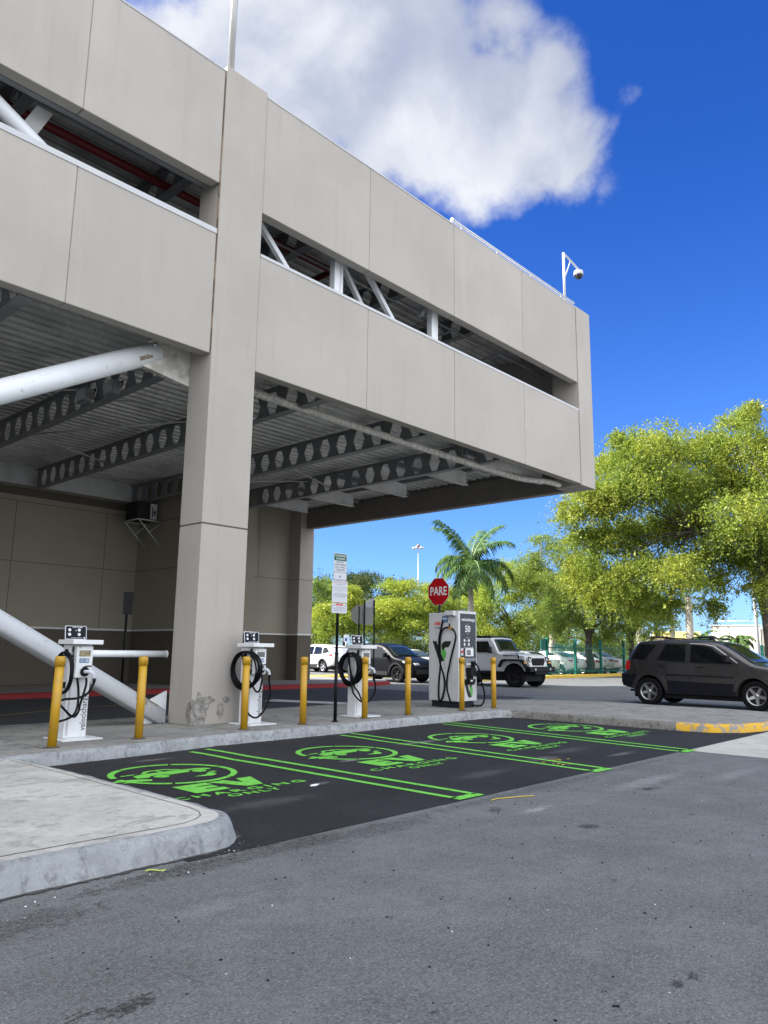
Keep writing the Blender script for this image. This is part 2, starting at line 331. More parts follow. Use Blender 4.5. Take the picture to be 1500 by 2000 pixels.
MAT['wsglass'] = pm('windscreen_glass', (.010, .016, .010), .04, 0, .3)
MAT['lightglass'] = pm('pale_glass', (.06, .075, .075), .05, 0, .5)
MAT['tyre'] = pm('tyre', (.005, .005, .006), .8, 0, .15, bump=(60, .4, .004))
MAT['rim'] = pm('alloy', (.42, .42, .43), .28, .85)
MAT['rimdark'] = pm('dark_alloy', (.012, .012, .014), .4, .5)
MAT['under'] = pm('underbody', (.006, .006, .007), .9)
MAT['suv'] = pm('graphite_paint', (.072, .069, .072), .22, .75, .5, coat=.5)
MAT['suvtrim'] = pm('navy_trim_and_reflection', (.008, .008, .014), .4, .2, .25)  # navy trim; on the lower doors it also stands for reflected dark ground
MAT['jeep'] = pm('grey_paint', (.52, .53, .55), .33, .15, .5, coat=.6)
MAT['carblack'] = pm('black_paint', (.004, .0045, .007), .4, .0, .15, coat=.0)
MAT['carwhite'] = pm('white_paint', (.74, .745, .76), .3, .0, .5, coat=.8)
MAT['carblue'] = pm('navy_paint', (.03, .045, .09), .3, .2, .5, coat=.8)
MAT['plasticgrey'] = pm('grey_plastic', (.022, .023, .026), .6, 0, .2)
MAT['lampclear'] = pm('lamp_clear', (.50, .52, .55), .12, .3)
MAT['lampred'] = pm('lamp_red', (.36, .012, .015), .15)
MAT['lampamber'] = pm('lamp_amber', (.7, .3, .04), .2)
MAT['chrome'] = pm('chrome', (.7, .7, .72), .12, 1.)
MAT['fence'] = pm('teal_fence', (.007, .10, .078), .5, 0, .2, noises=[(3, .5, .8, (.005, .075, .06), .5)])
MAT['bark'] = pm('bark', (.075, .06, .05), .9, noises=[(6, .4, .6, (.035, .03, .026), .8)], bump=(18, .8, .03))
MAT['palebark'] = pm('pale_palm_bark', (.36, .33, .29), .85, noises=[(5, .4, .65, (.22, .20, .17), .7)], bump=(14, .5, .02))
MAT['shaft'] = pm('crownshaft', (.20, .26, .10), .5)
MAT['leafA'] = leafmat('leaf_yellow_green', [(.145, .21, .038), (.24, .305, .05), (.35, .385, .075), (.10, .155, .036)], .5)
MAT['leafB'] = leafmat('leaf_lime', [(.20, .285, .045), (.29, .365, .06), (.37, .415, .085), (.14, .215, .04)], .5)
MAT['leafC'] = leafmat('leaf_dark', [(.035, .065, .018), (.055, .09, .022), (.09, .105, .035), (.045, .07, .02)], .3)
MAT['leafD'] = leafmat('leaf_mid', [(.12, .195, .045), (.19, .27, .06), (.275, .325, .085), (.115, .175, .045)], .5)
MAT['palmleaf'] = leafmat('palm_leaf', [(.03, .085, .028), (.065, .14, .04), (.15, .22, .07)], .3)
MAT['fanleaf'] = leafmat('fan_leaf', [(.08, .13, .03), (.16, .20, .05), (.30, .26, .10)], .4)
MAT['cream'] = pm('cream_render', (.70, .66, .58), .85, noises=[(.3, .4, .7, (.63, .59, .52), .5)])
MAT['tan'] = pm('tan_panel', (.48, .42, .35), .85)
MAT['mallglass'] = pm('shop_glass', (.015, .05, .05), .08)
MAT['awnred'] = pm('banner_red', (.40, .07, .12), .6)
MAT['awnyel'] = pm('banner_yellow', (.72, .58, .22), .6)
MAT['farground'] = pm('verge_grass', (.06, .09, .03), .95, noises=[(.6, .4, .7, (.09, .10, .045), .6)])
MAT['camgrey'] = pm('camera_grey', (.32, .33, .35), .35)
MAT['domeglass'] = pm('dome_glass', (.01, .01, .014), .05)
MAT['pole'] = pm('galvanised_pole', (.40, .40, .39), .4, .4)
MAT['utility'] = pm('utility_pole', (.09, .08, .075), .85)


# ------------------------------------------------------------------ object helpers
def tag(o, label=None, cat=None, group=None, kind=None):
    if label: o['label'] = label
    if cat: o['category'] = cat
    if group: o['group'] = group
    if kind: o['kind'] = kind
    return o


def thing(name, label, cat, loc=(0, 0, 0), rz=0., group=None):
    o = bpy.data.objects.new(name, None); COL.objects.link(o); o.empty_display_size = .2
    o.location = loc; o.rotation_euler = (0, 0, rz); return tag(o, label, cat, group)


def link(name, me, mats=None, parent=None, smooth=False, world=False):
    o = bpy.data.objects.new(name, me); COL.objects.link(o)
    if mats is not None:
        for x in (mats if isinstance(mats, (list, tuple)) else [mats]): me.materials.append(MAT[x] if isinstance(x, str) else x)
    if smooth:
        me.polygons.foreach_set('use_smooth', [True]*len(me.polygons))
    if parent is not None:
        o.parent = parent
        if world:
            q = parent; off = Vector((0, 0, 0))
            while q is not None: off += Vector(q.location); q = q.parent
            o.location = -off
    return o


def bmobj(name, bm, mats=None, parent=None, smooth=False, world=False, bevel=0., seg=2, ang=40):
    me = bpy.data.meshes.new(name); bm.to_mesh(me); bm.free()
    o = link(name, me, mats, parent, smooth, world)
    if bevel > 0:
        md = o.modifiers.new('bevel', 'BEVEL'); md.width = bevel; md.segments = seg; md.limit_method = 'ANGLE'; md.angle_limit = R(ang)
    return o


def struct(name, me_or_bm, mats, kind='structure'):
    o = bmobj(name, me_or_bm, mats) if isinstance(me_or_bm, bmesh.types.BMesh) else link(name, me_or_bm, mats)
    o['kind'] = kind; return o


def box(bm, x0, x1, y0, y1, z0, z1, mi=0):
    v = [bm.verts.new(p) for p in ((x0, y0, z0), (x1, y0, z0), (x1, y1, z0), (x0, y1, z0), (x0, y0, z1), (x1, y0, z1), (x1, y1, z1), (x0, y1, z1))]
    for f in ((3, 2, 1, 0), (4, 5, 6, 7), (0, 1, 5, 4), (1, 2, 6, 5), (2, 3, 7, 6), (3, 0, 4, 7)):
        bm.faces.new([v[i] for i in f]).material_index = mi
    return v


def prism(bm, pts, axis, a, b, mi=0):
    """extrude polygon pts (2D) along axis from a to b. axis 'x': pts=(y,z); 'y': (x,z); 'z': (x,y)"""
    def P(p, h): return {'x': (h, p[0], p[1]), 'y': (p[0], h, p[1]), 'z': (p[0], p[1], h)}[axis]
    A = [bm.verts.new(P(p, a)) for p in pts]; B = [bm.verts.new(P(p, b)) for p in pts]
    n = len(pts); fs = [bm.faces.new(A[::-1]), bm.faces.new(B)]
    for i in range(n): fs.append(bm.faces.new((A[i], A[(i+1) % n], B[(i+1) % n], B[i])))
    for f in fs: f.material_index = mi
    bmesh.ops.recalc_face_normals(bm, faces=fs)
    return fs


def tube(bm, pts, rad, n=10, cap=True, mi=0):
    pts = [Vector(p) for p in pts]; k = len(pts)
    rads = rad if isinstance(rad, (list, tuple)) else [rad]*k
    tang = []
    for i in range(k):
        a = pts[max(0, i-1)]; b = pts[min(k-1, i+1)]; tang.append((b-a).normalized())
    up = Vector((0, 0, 1)) if abs(tang[0].z) < .9 else Vector((1, 0, 0))
    s = tang[0].cross(up).normalized(); rings = []
    for i in range(k):
        s = (s - tang[i]*s.dot(tang[i])).normalized(); q = tang[i].cross(s)
        rings.append([bm.verts.new(pts[i]+(s*math.cos(6.28318*j/n)+q*math.sin(6.28318*j/n))*rads[i]) for j in range(n)])
    for i in range(k-1):
        for j in range(n):
            f = bm.faces.new((rings[i][j], rings[i][(j+1) % n], rings[i+1][(j+1) % n], rings[i+1][j])); f.smooth = True; f.material_index = mi
    if cap:
        bm.faces.new(rings[0][::-1]).material_index = mi; bm.faces.new(rings[-1]).material_index = mi


def lathe(bm, prof, origin=(0, 0, 0), axis='z', n=24, mi=0, smooth=True, cap=True):
    """prof: list of (radius, height)"""
    O = Vector(origin); rings = []
    for r, h in prof:
        ring = []
        for j in range(n):
            a = 2*math.pi*j/n; c, s = math.cos(a)*r, math.sin(a)*r
            p = {'z': (c, s, h), 'y': (c, h, s), 'x': (h, c, s)}[axis]; ring.append(bm.verts.new(O+Vector(p)))
        rings.append(ring)
    fs = []
    for i in range(len(rings)-1):
        for j in range(n):
            try:
                f = bm.faces.new((rings[i][j], rings[i][(j+1) % n], rings[i+1][(j+1) % n], rings[i+1][j])); f.smooth = smooth; f.material_index = mi; fs.append(f)
            except ValueError: pass
    for q in ((rings[0], rings[-1]) if cap else ()):
        fs.append(bm.faces.new(q)); fs[-1].material_index = mi
    bmesh.ops.recalc_face_normals(bm, faces=fs)


def spline(ctrl, n=8):
    P = [Vector(p) for p in ctrl]; P = [P[0]*2-P[1]]+P+[P[-1]*2-P[-2]]; o = []
    for i in range(1, len(P)-2):
        for j in range(n):
            s = j/n; a, b, c, d = P[i-1], P[i], P[i+1], P[i+2]
            o.append(.5*((2*b)+(c-a)*s+(2*a-5*b+4*c-d)*s*s+(3*b-a-3*c+d)*s**3))
    o.append(P[-2]); return o


def mesh_np(name, V, F):
    """V (n,3) array, F (m,k) array of quads or triangles"""
    me = bpy.data.meshes.new(name); V = np.asarray(V, np.float32); F = np.asarray(F, np.int32); k = F.shape[1]
    me.vertices.add(len(V)); me.vertices.foreach_set('co', V.ravel())
    me.loops.add(F.size); me.loops.foreach_set('vertex_index', F.ravel())
    me.polygons.add(len(F)); me.polygons.foreach_set('loop_start', np.arange(0, F.size, k, dtype=np.int32))
    me.polygons.foreach_set('loop_total', np.full(len(F), k, np.int32)); me.update(calc_edges=True); me.validate(); return me


FONT = None
def text_bm(s, size, depth=.002, bold=0., align='CENTER', spacing=1., xscale=1., slant=0.):
    cu = bpy.data.curves.new('txt', 'FONT'); cu.body = s; cu.size = size; cu.extrude = depth/2; cu.align_x = align; cu.align_y = 'CENTER'
    cu.offset = bold; cu.space_character = spacing; cu.resolution_u = 2; cu.shear = slant
    ob = bpy.data.objects.new('txt', cu); me = bpy.data.meshes.new_from_object(ob)
    bm = bmesh.new(); bm.from_mesh(me); bpy.data.objects.remove(ob); bpy.data.meshes.remove(me); bpy.data.curves.remove(cu)
    if xscale != 1.: bmesh.ops.scale(bm, vec=(xscale, 1, 1), verts=bm.verts)
    return bm


def frame(o, right, up):
    right = Vector(right).normalized(); up = Vector(up).normalized(); n = right.cross(up)
    M_ = Matrix.Identity(4)
    for j in range(3): M_[j][0] = right[j]; M_[j][1] = up[j]; M_[j][2] = n[j]; M_[j][3] = o[j]
    return M_


def text_into(bm, s, size, M_, **k):
    mi = k.pop('mi', 0); tb = text_bm(s, size, **k); bmesh.ops.transform(tb, matrix=M_, verts=tb.verts)
    me = bpy.data.meshes.new('tmp'); tb.to_mesh(me); tb.free(); nf = len(bm.faces); bm.from_mesh(me); bpy.data.meshes.remove(me)
    bm.faces.ensure_lookup_table()
    for f in bm.faces[nf:]: f.material_index = mi


def flat(bm, pts, M_, h=.002, mi=0):
    """thin plate of polygon pts (in the frame's plane), thickness h"""
    A = [bm.verts.new(M_ @ Vector((p[0], p[1], 0))) for p in pts]; B = [bm.verts.new(M_ @ Vector((p[0], p[1], h))) for p in pts]
    fs = [bm.faces.new(A[::-1]), bm.faces.new(B)]
    for i in range(len(pts)): fs.append(bm.faces.new((A[i], A[(i+1) % len(pts)], B[(i+1) % len(pts)], B[i])))
    for f in fs: f.material_index = mi
    bmesh.ops.recalc_face_normals(bm, faces=fs)


def circ(cx, cy, r, n=20, r2=None): return [(cx+r*math.cos(6.28318*i/n), cy+(r2 or r)*math.sin(6.28318*i/n)) for i in range(n)]


def rrect(w_, h_, r, cx=0, cy=0, n=4):
    o = []
    for sx, sy, a0 in ((1, -1, -90), (1, 1, 0), (-1, 1, 90), (-1, -1, 180)):
        for i in range(n+1):
            a = R(a0+90*i/n); o.append((cx+sx*(w_/2-r)+r*math.cos(a), cy+sy*(h_/2-r)+r*math.sin(a)))
    return o


def copy_tree(o, loc, rz=None, label=None, group=None):
    r = o.copy(); COL.objects.link(r); r.location = loc
    if rz is not None: r.rotation_euler = (0, 0, rz)
    if label: r['label'] = label
    if group: r['group'] = group
    for ch in list(o.children):
        c = ch.copy(); COL.objects.link(c); c.parent = r
        for g in list(ch.children):
            d = g.copy(); COL.objects.link(d); d.parent = c
    return r


# ================================================================== GROUND
def sheet(name, pts, z, mat, kind='structure', sub=False):
    bm = bmesh.new(); f = bm.faces.new([bm.verts.new((p[0], p[1], z)) for p in pts]); f.normal_update()
    if f.normal.z < 0: f.normal_flip()
    return struct(name, bm, mat, kind)

sheet('ground', [(-400, -400), (600, -400), (600, 600), (-400, 600)], 0, 'asphalt')
FRONT = [(-14, 8.86), (0, 8.86), (4.1, 8.92), (5.2, 9.0), (6.6, 9.2), (9.1, 9.2), (11, 9.33), (12.8, 9.33), (13.7, 9.27)]
SIDE = [(13.93, 9.12), (13.98, 8.9), (13.97, 7.3), (13.97, 5.66), (14.1, 5.1), (14.5, 4.7), (15.2, 4.52)]
BACK = [(16.3, 4.5), (17.5, 4.75), (18.3, 5.3), (18.45, 6.3), (18.35, 7.5), (18.5, 8.6), (18.45, 9.4), (17.9, 10.6), (16.9, 11.5), (15.3, 12.4), (13.9, 12.95), (11.8, 12.75), (7, 12.5), (-14, 12.4)]
sheet('parking_bay_surface', [(3.0, 4.43), (3.0, 9.6), (14.3, 9.6), (14.3, 5.4), (16.2, 4.7), (15.35, 4.46)], .004, 'new_asphalt')
sheet('pale_pavement', [(11.27, 4.428), (11.27, -14), (30, -14), (30, 3.2), (19.4, 4.2), (15.4, 4.455)], .004, 'slab')  # paler paving sheet beyond the bay edge
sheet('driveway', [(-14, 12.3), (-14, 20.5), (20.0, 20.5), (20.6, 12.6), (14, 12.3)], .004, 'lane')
sheet('verge', [(30, 21.4), (58, 21.4), (58, 22.6), (30, 22.6)], .02, 'farground')


def island(name, poly, h, kerb_idx, mats, inset=(.0, .02, .045, .10), zs=(0., .72, .93, 1.)):
    """slab with battered, rounded kerb faces; kerb_idx(i, point) picks the kerb material"""
    n = len(poly); P = [Vector((p[0], p[1])) for p in poly]
    area = sum(P[i].x*P[(i+1) % n].y-P[(i+1) % n].x*P[i].y for i in range(n))
    if area < 0: P.reverse()
    off = []
    for i in range(n):
        a, b, c = P[i-1], P[i], P[(i+1) % n]; e1 = (b-a).normalized(); e2 = (c-b).normalized()
        n1 = Vector((-e1.y, e1.x)); n2 = Vector((-e2.y, e2.x)); m_ = (n1+n2).normalized(); off.append(m_/max(.4, m_.dot(n1)))
    bm = bmesh.new(); rings = []
    for d, z in zip(inset, zs):
        j_ = .007 if 0 < z < 1 else (.010 if z == 0 else .0); rings.append([bm.verts.new((P[i].x+off[i].x*(d+rnd.uniform(-j_, j_)), P[i].y+off[i].y*(d+rnd.uniform(-j_, j_)), h*z-(.01 if z == 0 else 0)+(rnd.uniform(-.004, .004) if 0 < z < 1 else 0))) for i in range(n)])
    for k in range(len(rings)-1):
        for i in range(n):
            f = bm.faces.new((rings[k][i], rings[k][(i+1) % n], rings[k+1][(i+1) % n], rings[k+1][i])); f.smooth = True
            mid = (P[i]+P[(i+1) % n])/2; f.material_index = kerb_idx(mid)
    f = bm.faces.new(rings[-1]); f.material_index = 0; f.normal_update()
    bmesh.ops.triangulate(bm, faces=[f])
    return struct(name, bm, mats)


def dense(pts, step=.35, jit=0.):
    o = []
    for i in range(len(pts)-1):
        a = Vector(pts[i]); b = Vector(pts[i+1]); k = max(1, int((b-a).length/step))
        for j in range(k):
            p = a.lerp(b, j/k); o.append((p.x+rnd.uniform(-jit, jit), p.y+rnd.uniform(-jit, jit)))
    o.append(tuple(pts[-1])); return o

loop = dense(FRONT, .12, .005)+dense(SIDE, .12, .004)+BACK
island('sidewalk', loop, .15,
       lambda p: 3 if (p.y < 5.66 and p.x > 13.5) or (p.x > 15 and p.y < 7) else (2 if p.x > 13.9 and p.y < 9.2 else 1),
       ['walk', 'kerb', 'kerb_grey', 'kerb_yellow'])
ci = [(-14, 4.47), (1.9, 4.5), (3.0, 4.52)]
arc = [(3.2+.5*math.cos(R(a)), 5.02+.5*math.sin(R(a))) for a in range(-80, 11, 15)]
ei = [(3.715, 5.3), (3.73, 6.4), (3.73, 7.6), (3.70, 8.6), (3.62, 8.80), (-14, 8.80)]
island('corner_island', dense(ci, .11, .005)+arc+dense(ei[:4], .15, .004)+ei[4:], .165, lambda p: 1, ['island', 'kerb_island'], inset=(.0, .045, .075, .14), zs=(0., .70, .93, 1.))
island('far_sidewalk', [(-14, 20.45), (18.5, 20.45), (22.0, 20.5), (23.2, 20.9), (24.0, 21.8), (24.2, 23.0), (24.2, 26.2), (-14, 26.2)], .15, lambda p: 1, ['walk', 'kerb_red'])
# slab joints
bm = bmesh.new()
def strip(bm, pts, w_, z):
    P = [Vector((p[0], p[1])) for p in pts]; L = []; Rr = []
    for i in range(len(P)):
        d = (P[min(i+1, len(P)-1)]-P[max(0, i-1)]).normalized(); n = Vector((-d.y, d.x))*w_/2
        L.append(bm.verts.new((P[i].x+n.x, P[i].y+n.y, z))); Rr.append(bm.verts.new((P[i].x-n.x, P[i].y-n.y, z)))
    for i in range(len(P)-1):
        f = bm.faces.new((Rr[i], Rr[i+1], L[i+1], L[i])); f.normal_update()
        if f.normal.z < 0: f.normal_flip()
strip(bm, [(-3, 4.72), (1.0, 4.735), (2.4, 4.75), (3.02, 4.745)], .010, .1675)
strip(bm, [(3.02, 4.745), (3.15, 4.755), (3.28, 4.80), (3.39, 4.89), (3.46, 5.02), (3.49, 5.2), (3.50, 6.0), (3.52, 7.4), (3.5, 8.6)], .007, .1675)
strip(bm, [(-3, 6.9), (1.2, 6.95), (3.4, 7.0)], .008, .1675)
for x in (4.2, 7.2, 10.3, 13.2): strip(bm, [(x, 9.32+(.3 if x > 5 else 0)), (x+.02, 12.3)], .010, .1525)
strip(bm, [(4.2, 9.62), (13.2, 9.9), (14.2, 10.0)], .008, .1525)
struct('slab_joints', bm, 'dirt')
# dirt and crumbled asphalt lying along the feet of the kerbs
bm = bmesh.new(); rd = random.Random(12)
def dirtline(pts, w0, w1, z):
    P = dense(pts, .05)
    for i in range(len(P)-1):
        if rd.random() < .12: continue
        a, b = Vector(P[i]), Vector(P[i+1]); n = Vector(((b-a).y, -(b-a).x)).normalized(); a2 = a+n*rd.uniform(w0, w1); b2 = b+n*rd.uniform(w0, w1)
        f = bm.faces.new([bm.verts.new((q.x, q.y, z)) for q in (a-n*.02, a2, b2, b-n*.02)]); f.normal_update()
        if f.normal.z < 0: f.normal_flip()
dirtline([(-2, 4.475), (1.9, 4.5), (3.0, 4.52), (3.29, 4.53), (3.55, 4.66), (3.69, 4.9), (3.72, 5.3), (3.73, 8.6)], .008, .045, .0065)
dirtline([(3.7, 8.9)]+FRONT[2:]+SIDE, .004, .022, .0065)
struct('kerb_dirt', bm, 'dirt')
# white stop line and thin lane line in the driveway, yellow kerbs across the road
sheet('stop_line', [(12.95, 16.1), (13.62, 16.55), (14.36, 14.35), (13.86, 13.95)], .009, 'roadwhite')
bm = bmesh.new(); strip(bm, [(2.5, 15.0), (6.2, 15.87), (7.64, 16.5), (9.7, 17.1), (12.5, 17.6)], .045, .009); struct('lane_line', bm, 'tape')
island('far_kerb', dense([(27.0, 21.15), (45.5, 21.2), (60, 20.6)], 1.)+[(60, 21.6), (27.0, 21.6)], .16, lambda p: 0, ['yellow_kerb'], inset=(0, .02, .04, .06))
island('lot_kerb', [(24.4, 27.0), (30, 26.2), (30.2, 26.7), (24.5, 27.6)], .15, lambda p: 0, ['yellow_kerb'], inset=(0, .02, .04, .06))


# ================================================================== PAINTED MARKINGS
def bay_line(x, y0, y1, skew, label):
    bm = bmesh.new(); z = .0085; lw = .078; gap = .155
    def L(off, ya, yb):
        pts = []
        k = 14
        for i in range(k+1):
            y = ya+(yb-ya)*i/k; pts.append((x+off+skew*(y-y0)/(y1-y0)+rnd.uniform(-.004, .004)+(.02*math.sin(i*1.1) if i > 10 else 0), y))
        strip(bm, pts, lw, z)
    L(-gap, y0+.02, y1); L(gap, y0+.02, y1+.09)
    strip(bm, [(x-gap-lw/2, y0), (x+gap+lw/2, y0-.01)], .12, z)
    for v in bm.verts: v.co.x -= x; v.co.y -= y0; v.co.z -= z
    o = bmobj('bay_line', bm, 'green'); o.location = (x, y0, z)
    tag(o, label, 'road marking', 'double green lines between the charging bays')
bay_line(6.12, 4.52, 8.92, .0, 'double green bay line nearest the camera, ending left of the yellow tape scrap')
bay_line(8.62, 4.42, 9.05, .40, 'double green bay line starting at the kerb under the tall charging sign')
bay_line(11.22, 4.40, 9.18, .60, 'farthest double green bay line, ending at the tip of the pale pavement')


def stencil(cx, cy, tx, label):
    z = .0085
    T = thing('charging_stencil', label, 'road marking', (cx, cy, z), 0, 'green charging stencils on the bays')
    I = Matrix.Identity(4)
    bm = bmesh.new(); ro, ri = .685, .615
    gaps = [8, 62, 118, 172, 238, 300]
    for gi, g in enumerate(gaps):
        a0 = g+1.3; a1 = (gaps[(gi+1) % 6]-1.3) % 360
        if a1 < a0: a1 += 360
        if gi == 3: a0 += 8
        k = 10; o = [(ro*math.cos(R(a0+(a1-a0)*i/k)), ro*math.sin(R(a0+(a1-a0)*i/k))) for i in range(k+1)]
        q = [(ri*math.cos(R(a1-(a1-a0)*i/k)), ri*math.sin(R(a1-(a1-a0)*i/k))) for i in range(k+1)]
        flat(bm, o+q, I, .001)
    # plug at the lower left, where the cord ring ends
    flat(bm, [(-.80, -.12), (-.64, -.16), (-.52, -.24), (-.42, -.27), (-.38, -.20), (-.44, -.13), (-.56, -.08), (-.70, -.06)], I, .0014)
    flat(bm, [(-.72, -.22), (-.62, -.24), (-.56, -.21), (-.64, -.18)], I, .0014)
    # tick-shaped tail at the lower right
    flat(bm, [(.05, -.33), (.22, -.30), (.30, -.20), (.34, -.22), (.33, -.33), (.24, -.40), (.14, -.37)], I, .0014)
    flat(bm, [(.34, -.16), (.42, -.14), (.43, -.20), (.36, -.21)], I, .0014)
    bmobj('ring', bm, 'green', T)
    bm = bmesh.new()
    flat(bm, [(-.46, -.05), (-.34, -.08), (-.30, -.02), (-.20, .03), (-.11, .0), (-.08, -.05), (.19, -.02), (.22, .05), (.31, .08), (.39, .03), (.42, .0), (.50, .02), (.47, .10), (.36, .15), (.22, .17), (.10, .17), (-.20, .15), (-.36, .13), (-.44, .08)], I, .0016)
    flat(bm, [(-.30, .17), (-.24, .17), (-.14, .27), (.02, .28), (.16, .19), (.22, .20), (.05, .32), (-.18, .31)], I, .0016)
    flat(bm, [(-.07, .16), (-.03, .16), (-.03, .28), (-.07, .28)], I, .002)
    flat(bm, [(-.54, .16), (-.36, .17), (-.36, .20), (-.52, .19)], I, .002)
    flat(bm, circ(-.20, -.085, .085, 14), I, .002); flat(bm, circ(.305, -.035, .08, 14), I, .002)
    bmobj('car_symbol', bm, 'green', T)
    bm = bmesh.new(); ty = -.95; ox = tx-cx
    E_ = [(-.44, .22), (-.05, .22), (-.05, .10), (-.24, .10), (-.24, .06), (-.08, .06), (-.08, -.05), (-.24, -.05), (-.24, -.09), (-.05, -.09), (-.05, -.21), (-.44, -.21)]
    flat(bm, [(x+ox, y+ty) for x, y in E_], I, .001)
    V_ = [(-.02, .22), (.17, .22), (.25, -.02), (.33, .22), (.52, .22), (.35, -.21), (.15, -.21)]
    flat(bm, [(x+ox, y+ty) for x, y in V_], I, .001)
    bmobj('large_letters', bm, 'green', T)
    bm = bmesh.new()
    text_into(bm, 'CHARGING', .175, Matrix.Translation((ox+.0, -1.30, .0)), bold=.003, spacing=1.40, depth=.001, xscale=1.36)
    text_into(bm, 'ONLY', .16, Matrix.Translation((ox+.0, -1.475, .0)), bold=.003, spacing=1.25, depth=.001, xscale=1.25)
    bmobj('small_letters', bm, 'green', T)
stencil(4.84, 7.53, 4.80, 'green stencil nearest the camera, its C cut off by the pale corner island')
stencil(7.47, 7.50, 7.36, 'green stencil in the second bay, between the two nearest double lines')
stencil(10.16, 7.42, 10.04, 'green stencil in the third bay, with yellow paint specks below its letters')
stencil(12.90, 7.28, 12.70, 'farthest green stencil, beside the dark grey kerb')
bm = bmesh.new(); rz = random.Random(21)
for cx_, cy_, rx_, ry_, n_ in ((8.86, 5.22, .28, .04, 22), (8.72, 4.98, .12, .04, 10)):
    for i in range(n_):
        x = cx_+rz.gauss(0, rx_*.5); y = cy_+rz.gauss(0, ry_); s_ = rz.uniform(.008, .03); v = [bm.verts.new((x-cx_+s_*1.6*math.cos(6.283*k/7)*rz.uniform(.6, 1.2), y-cy_+(cy_-5.22)+(cx_-8.86)*0+s_*.6*math.sin(6.283*k/7), 0)) for k in range(7)]
        for q in v: q.co.x += cx_-8.86
        f = bm.faces.new(v); f.normal_update()
o = bmobj('paint_specks', bm, 'tape'); o.location = (8.86, 5.22, .0070); o['kind'] = 'structure'
# paint flecks, tape, litter
def scrap(name, label, cat, pts, mat, z=.012):
    bm = bmesh.new(); c = Vector(pts[0]); tube(bm, spline([(p[0]-c.x, p[1]-c.y, .006+.008*math.sin(i*1.7)**2) for i, p in enumerate(pts)], 5), .007, 6)
    bmesh.ops.scale(bm, vec=(1, 1, .6), verts=bm.verts)
    o = bmobj(name, bm, mat); o.location = (c.x, c.y, .003); tag(o, label, cat)
scrap('tape_scrap', 'yellow strip of tape lying on the asphalt beyond the nearest green line', 'litter', [(6.13, 4.25), (6.2, 4.24), (6.3, 4.23), (6.42, 4.17), (6.62, 4.09)], 'tape')
scrap('ribbon_scrap', 'small yellow-green ribbon at the foot of the pale corner island', 'litter', [(2.69, 4.43), (2.72, 4.42), (2.76, 4.38), (2.79, 4.36)], 'tapeg')
bm = bmesh.new(); flat(bm, [(0, 0), (.06, -.02), (.15, .03), (.11, .06), (.04, .04)], Matrix.Identity(4), .004)
o = bmobj('paper_scrap', bm, 'litter'); o.location = (5.40, 5.93, .006); tag(o, 'torn white paper scrap on the dark bay beside the CHARGING letters', 'litter')
bm = bmesh.new()
rs = random.Random(3)
for i in range(150):
    x = rs.uniform(1.0, 3.6); y = 4.40-abs(rs.gauss(0, .09)); s = rs.uniform(.002, .0065)
    if x > 3.1: y += (x-3.1)*.5
    lathe(bm, [(s*.6, 0), (s, s*.4), (s*.5, s)], (x, y, .001), n=5, mi=rs.choice((0, 0, 0, 0, 0, 1)))
for i in range(60):
    x = rs.uniform(1.2, 9); y = rs.uniform(1.4, 4.3); s = rs.uniform(.002, .005)
    lathe(bm, [(s*.6, 0), (s, s*.4), (s*.5, s)], (x, y, .001), n=5, mi=rs.choice((0, 0, 1)))
for i in range(260):
    x = rs.uniform(1.0, 11); y = rs.uniform(1.0, 4.35); s = rs.uniform(.003, .009)
    if x-y > 7: continue
    lathe(bm, [(s*.6, 0), (s, s*.3), (s*.5, s*.6)], (x, y, .001), n=5, mi=2)
bs = bmesh.new(); rz = random.Random(9)
def scuff(cx, cy, L_, W_, ang, n):
    ca_, sa = math.cos(R(ang)), math.sin(R(ang))
    for i in range(n):
        v = (i/(n-1)-.5)*W_; u0 = rz.uniform(-.5, -.1)*L_
        while u0 < L_*.5:
            l = rz.uniform(.02, .07)*L_/.3; pts = []
            for k in range(8):
                a = 6.283*k/8; pts.append((u0+l/2+l*.5*math.cos(a)*rz.uniform(.7, 1.2), v+.0055*math.sin(a)*rz.uniform(.6, 1.4)))
            f = bs.faces.new([bs.verts.new((cx+p*ca_-q*sa, cy+p*sa+q*ca_, .003)) for p, q in pts]); u0 += l*rz.uniform(.9, 1.5)
scuff(1.70, 2.87, .24, .075, 12, 6); scuff(1.52, 2.94, .10, .03, 12, 2); scuff(7.83, 3.5, .28, .10, -20, 5); scuff(5.8, 3.98, .25, .07, 30, 4); scuff(5.82, 3.12, .18, .09, -40, 5); scuff(3.41, 1.43, .07, .025, 30, 3); scuff(3.53, 1.41, .08, .02, 20, 2)
struct('tyre_scuffs', bs, 'dirt')
o = bmobj('gravel', bm, ['kerb_grey', 'litter', 'black']); o['kind'] = 'stuff'


# ================================================================== PARKING BUILDING
B = thing('parking_building', 'beige two-storey parking structure with horizontal openings, raised over the driveway on a square column', 'building', (7.5, 10.55, 0))
def part(name, bm, mat, bevel=0., parent=B, smooth=False, label=None, seg=2):
    o = bmobj(name, bm, mat, parent, smooth, True, bevel, seg)
    if label: o['label'] = label
    return o
bm = bmesh.new(); box(bm, 7.03, 7.97, 10.55, 11.2, .152, 3.375); box(bm, 7.03, 7.97, 10.55, 11.2, 3.40, 11.95); box(bm, 7.045, 7.955, 10.565, 11.185, 3.37, 3.405, 1)
colm = part('column', bm, ['column', 'groove'], .008)
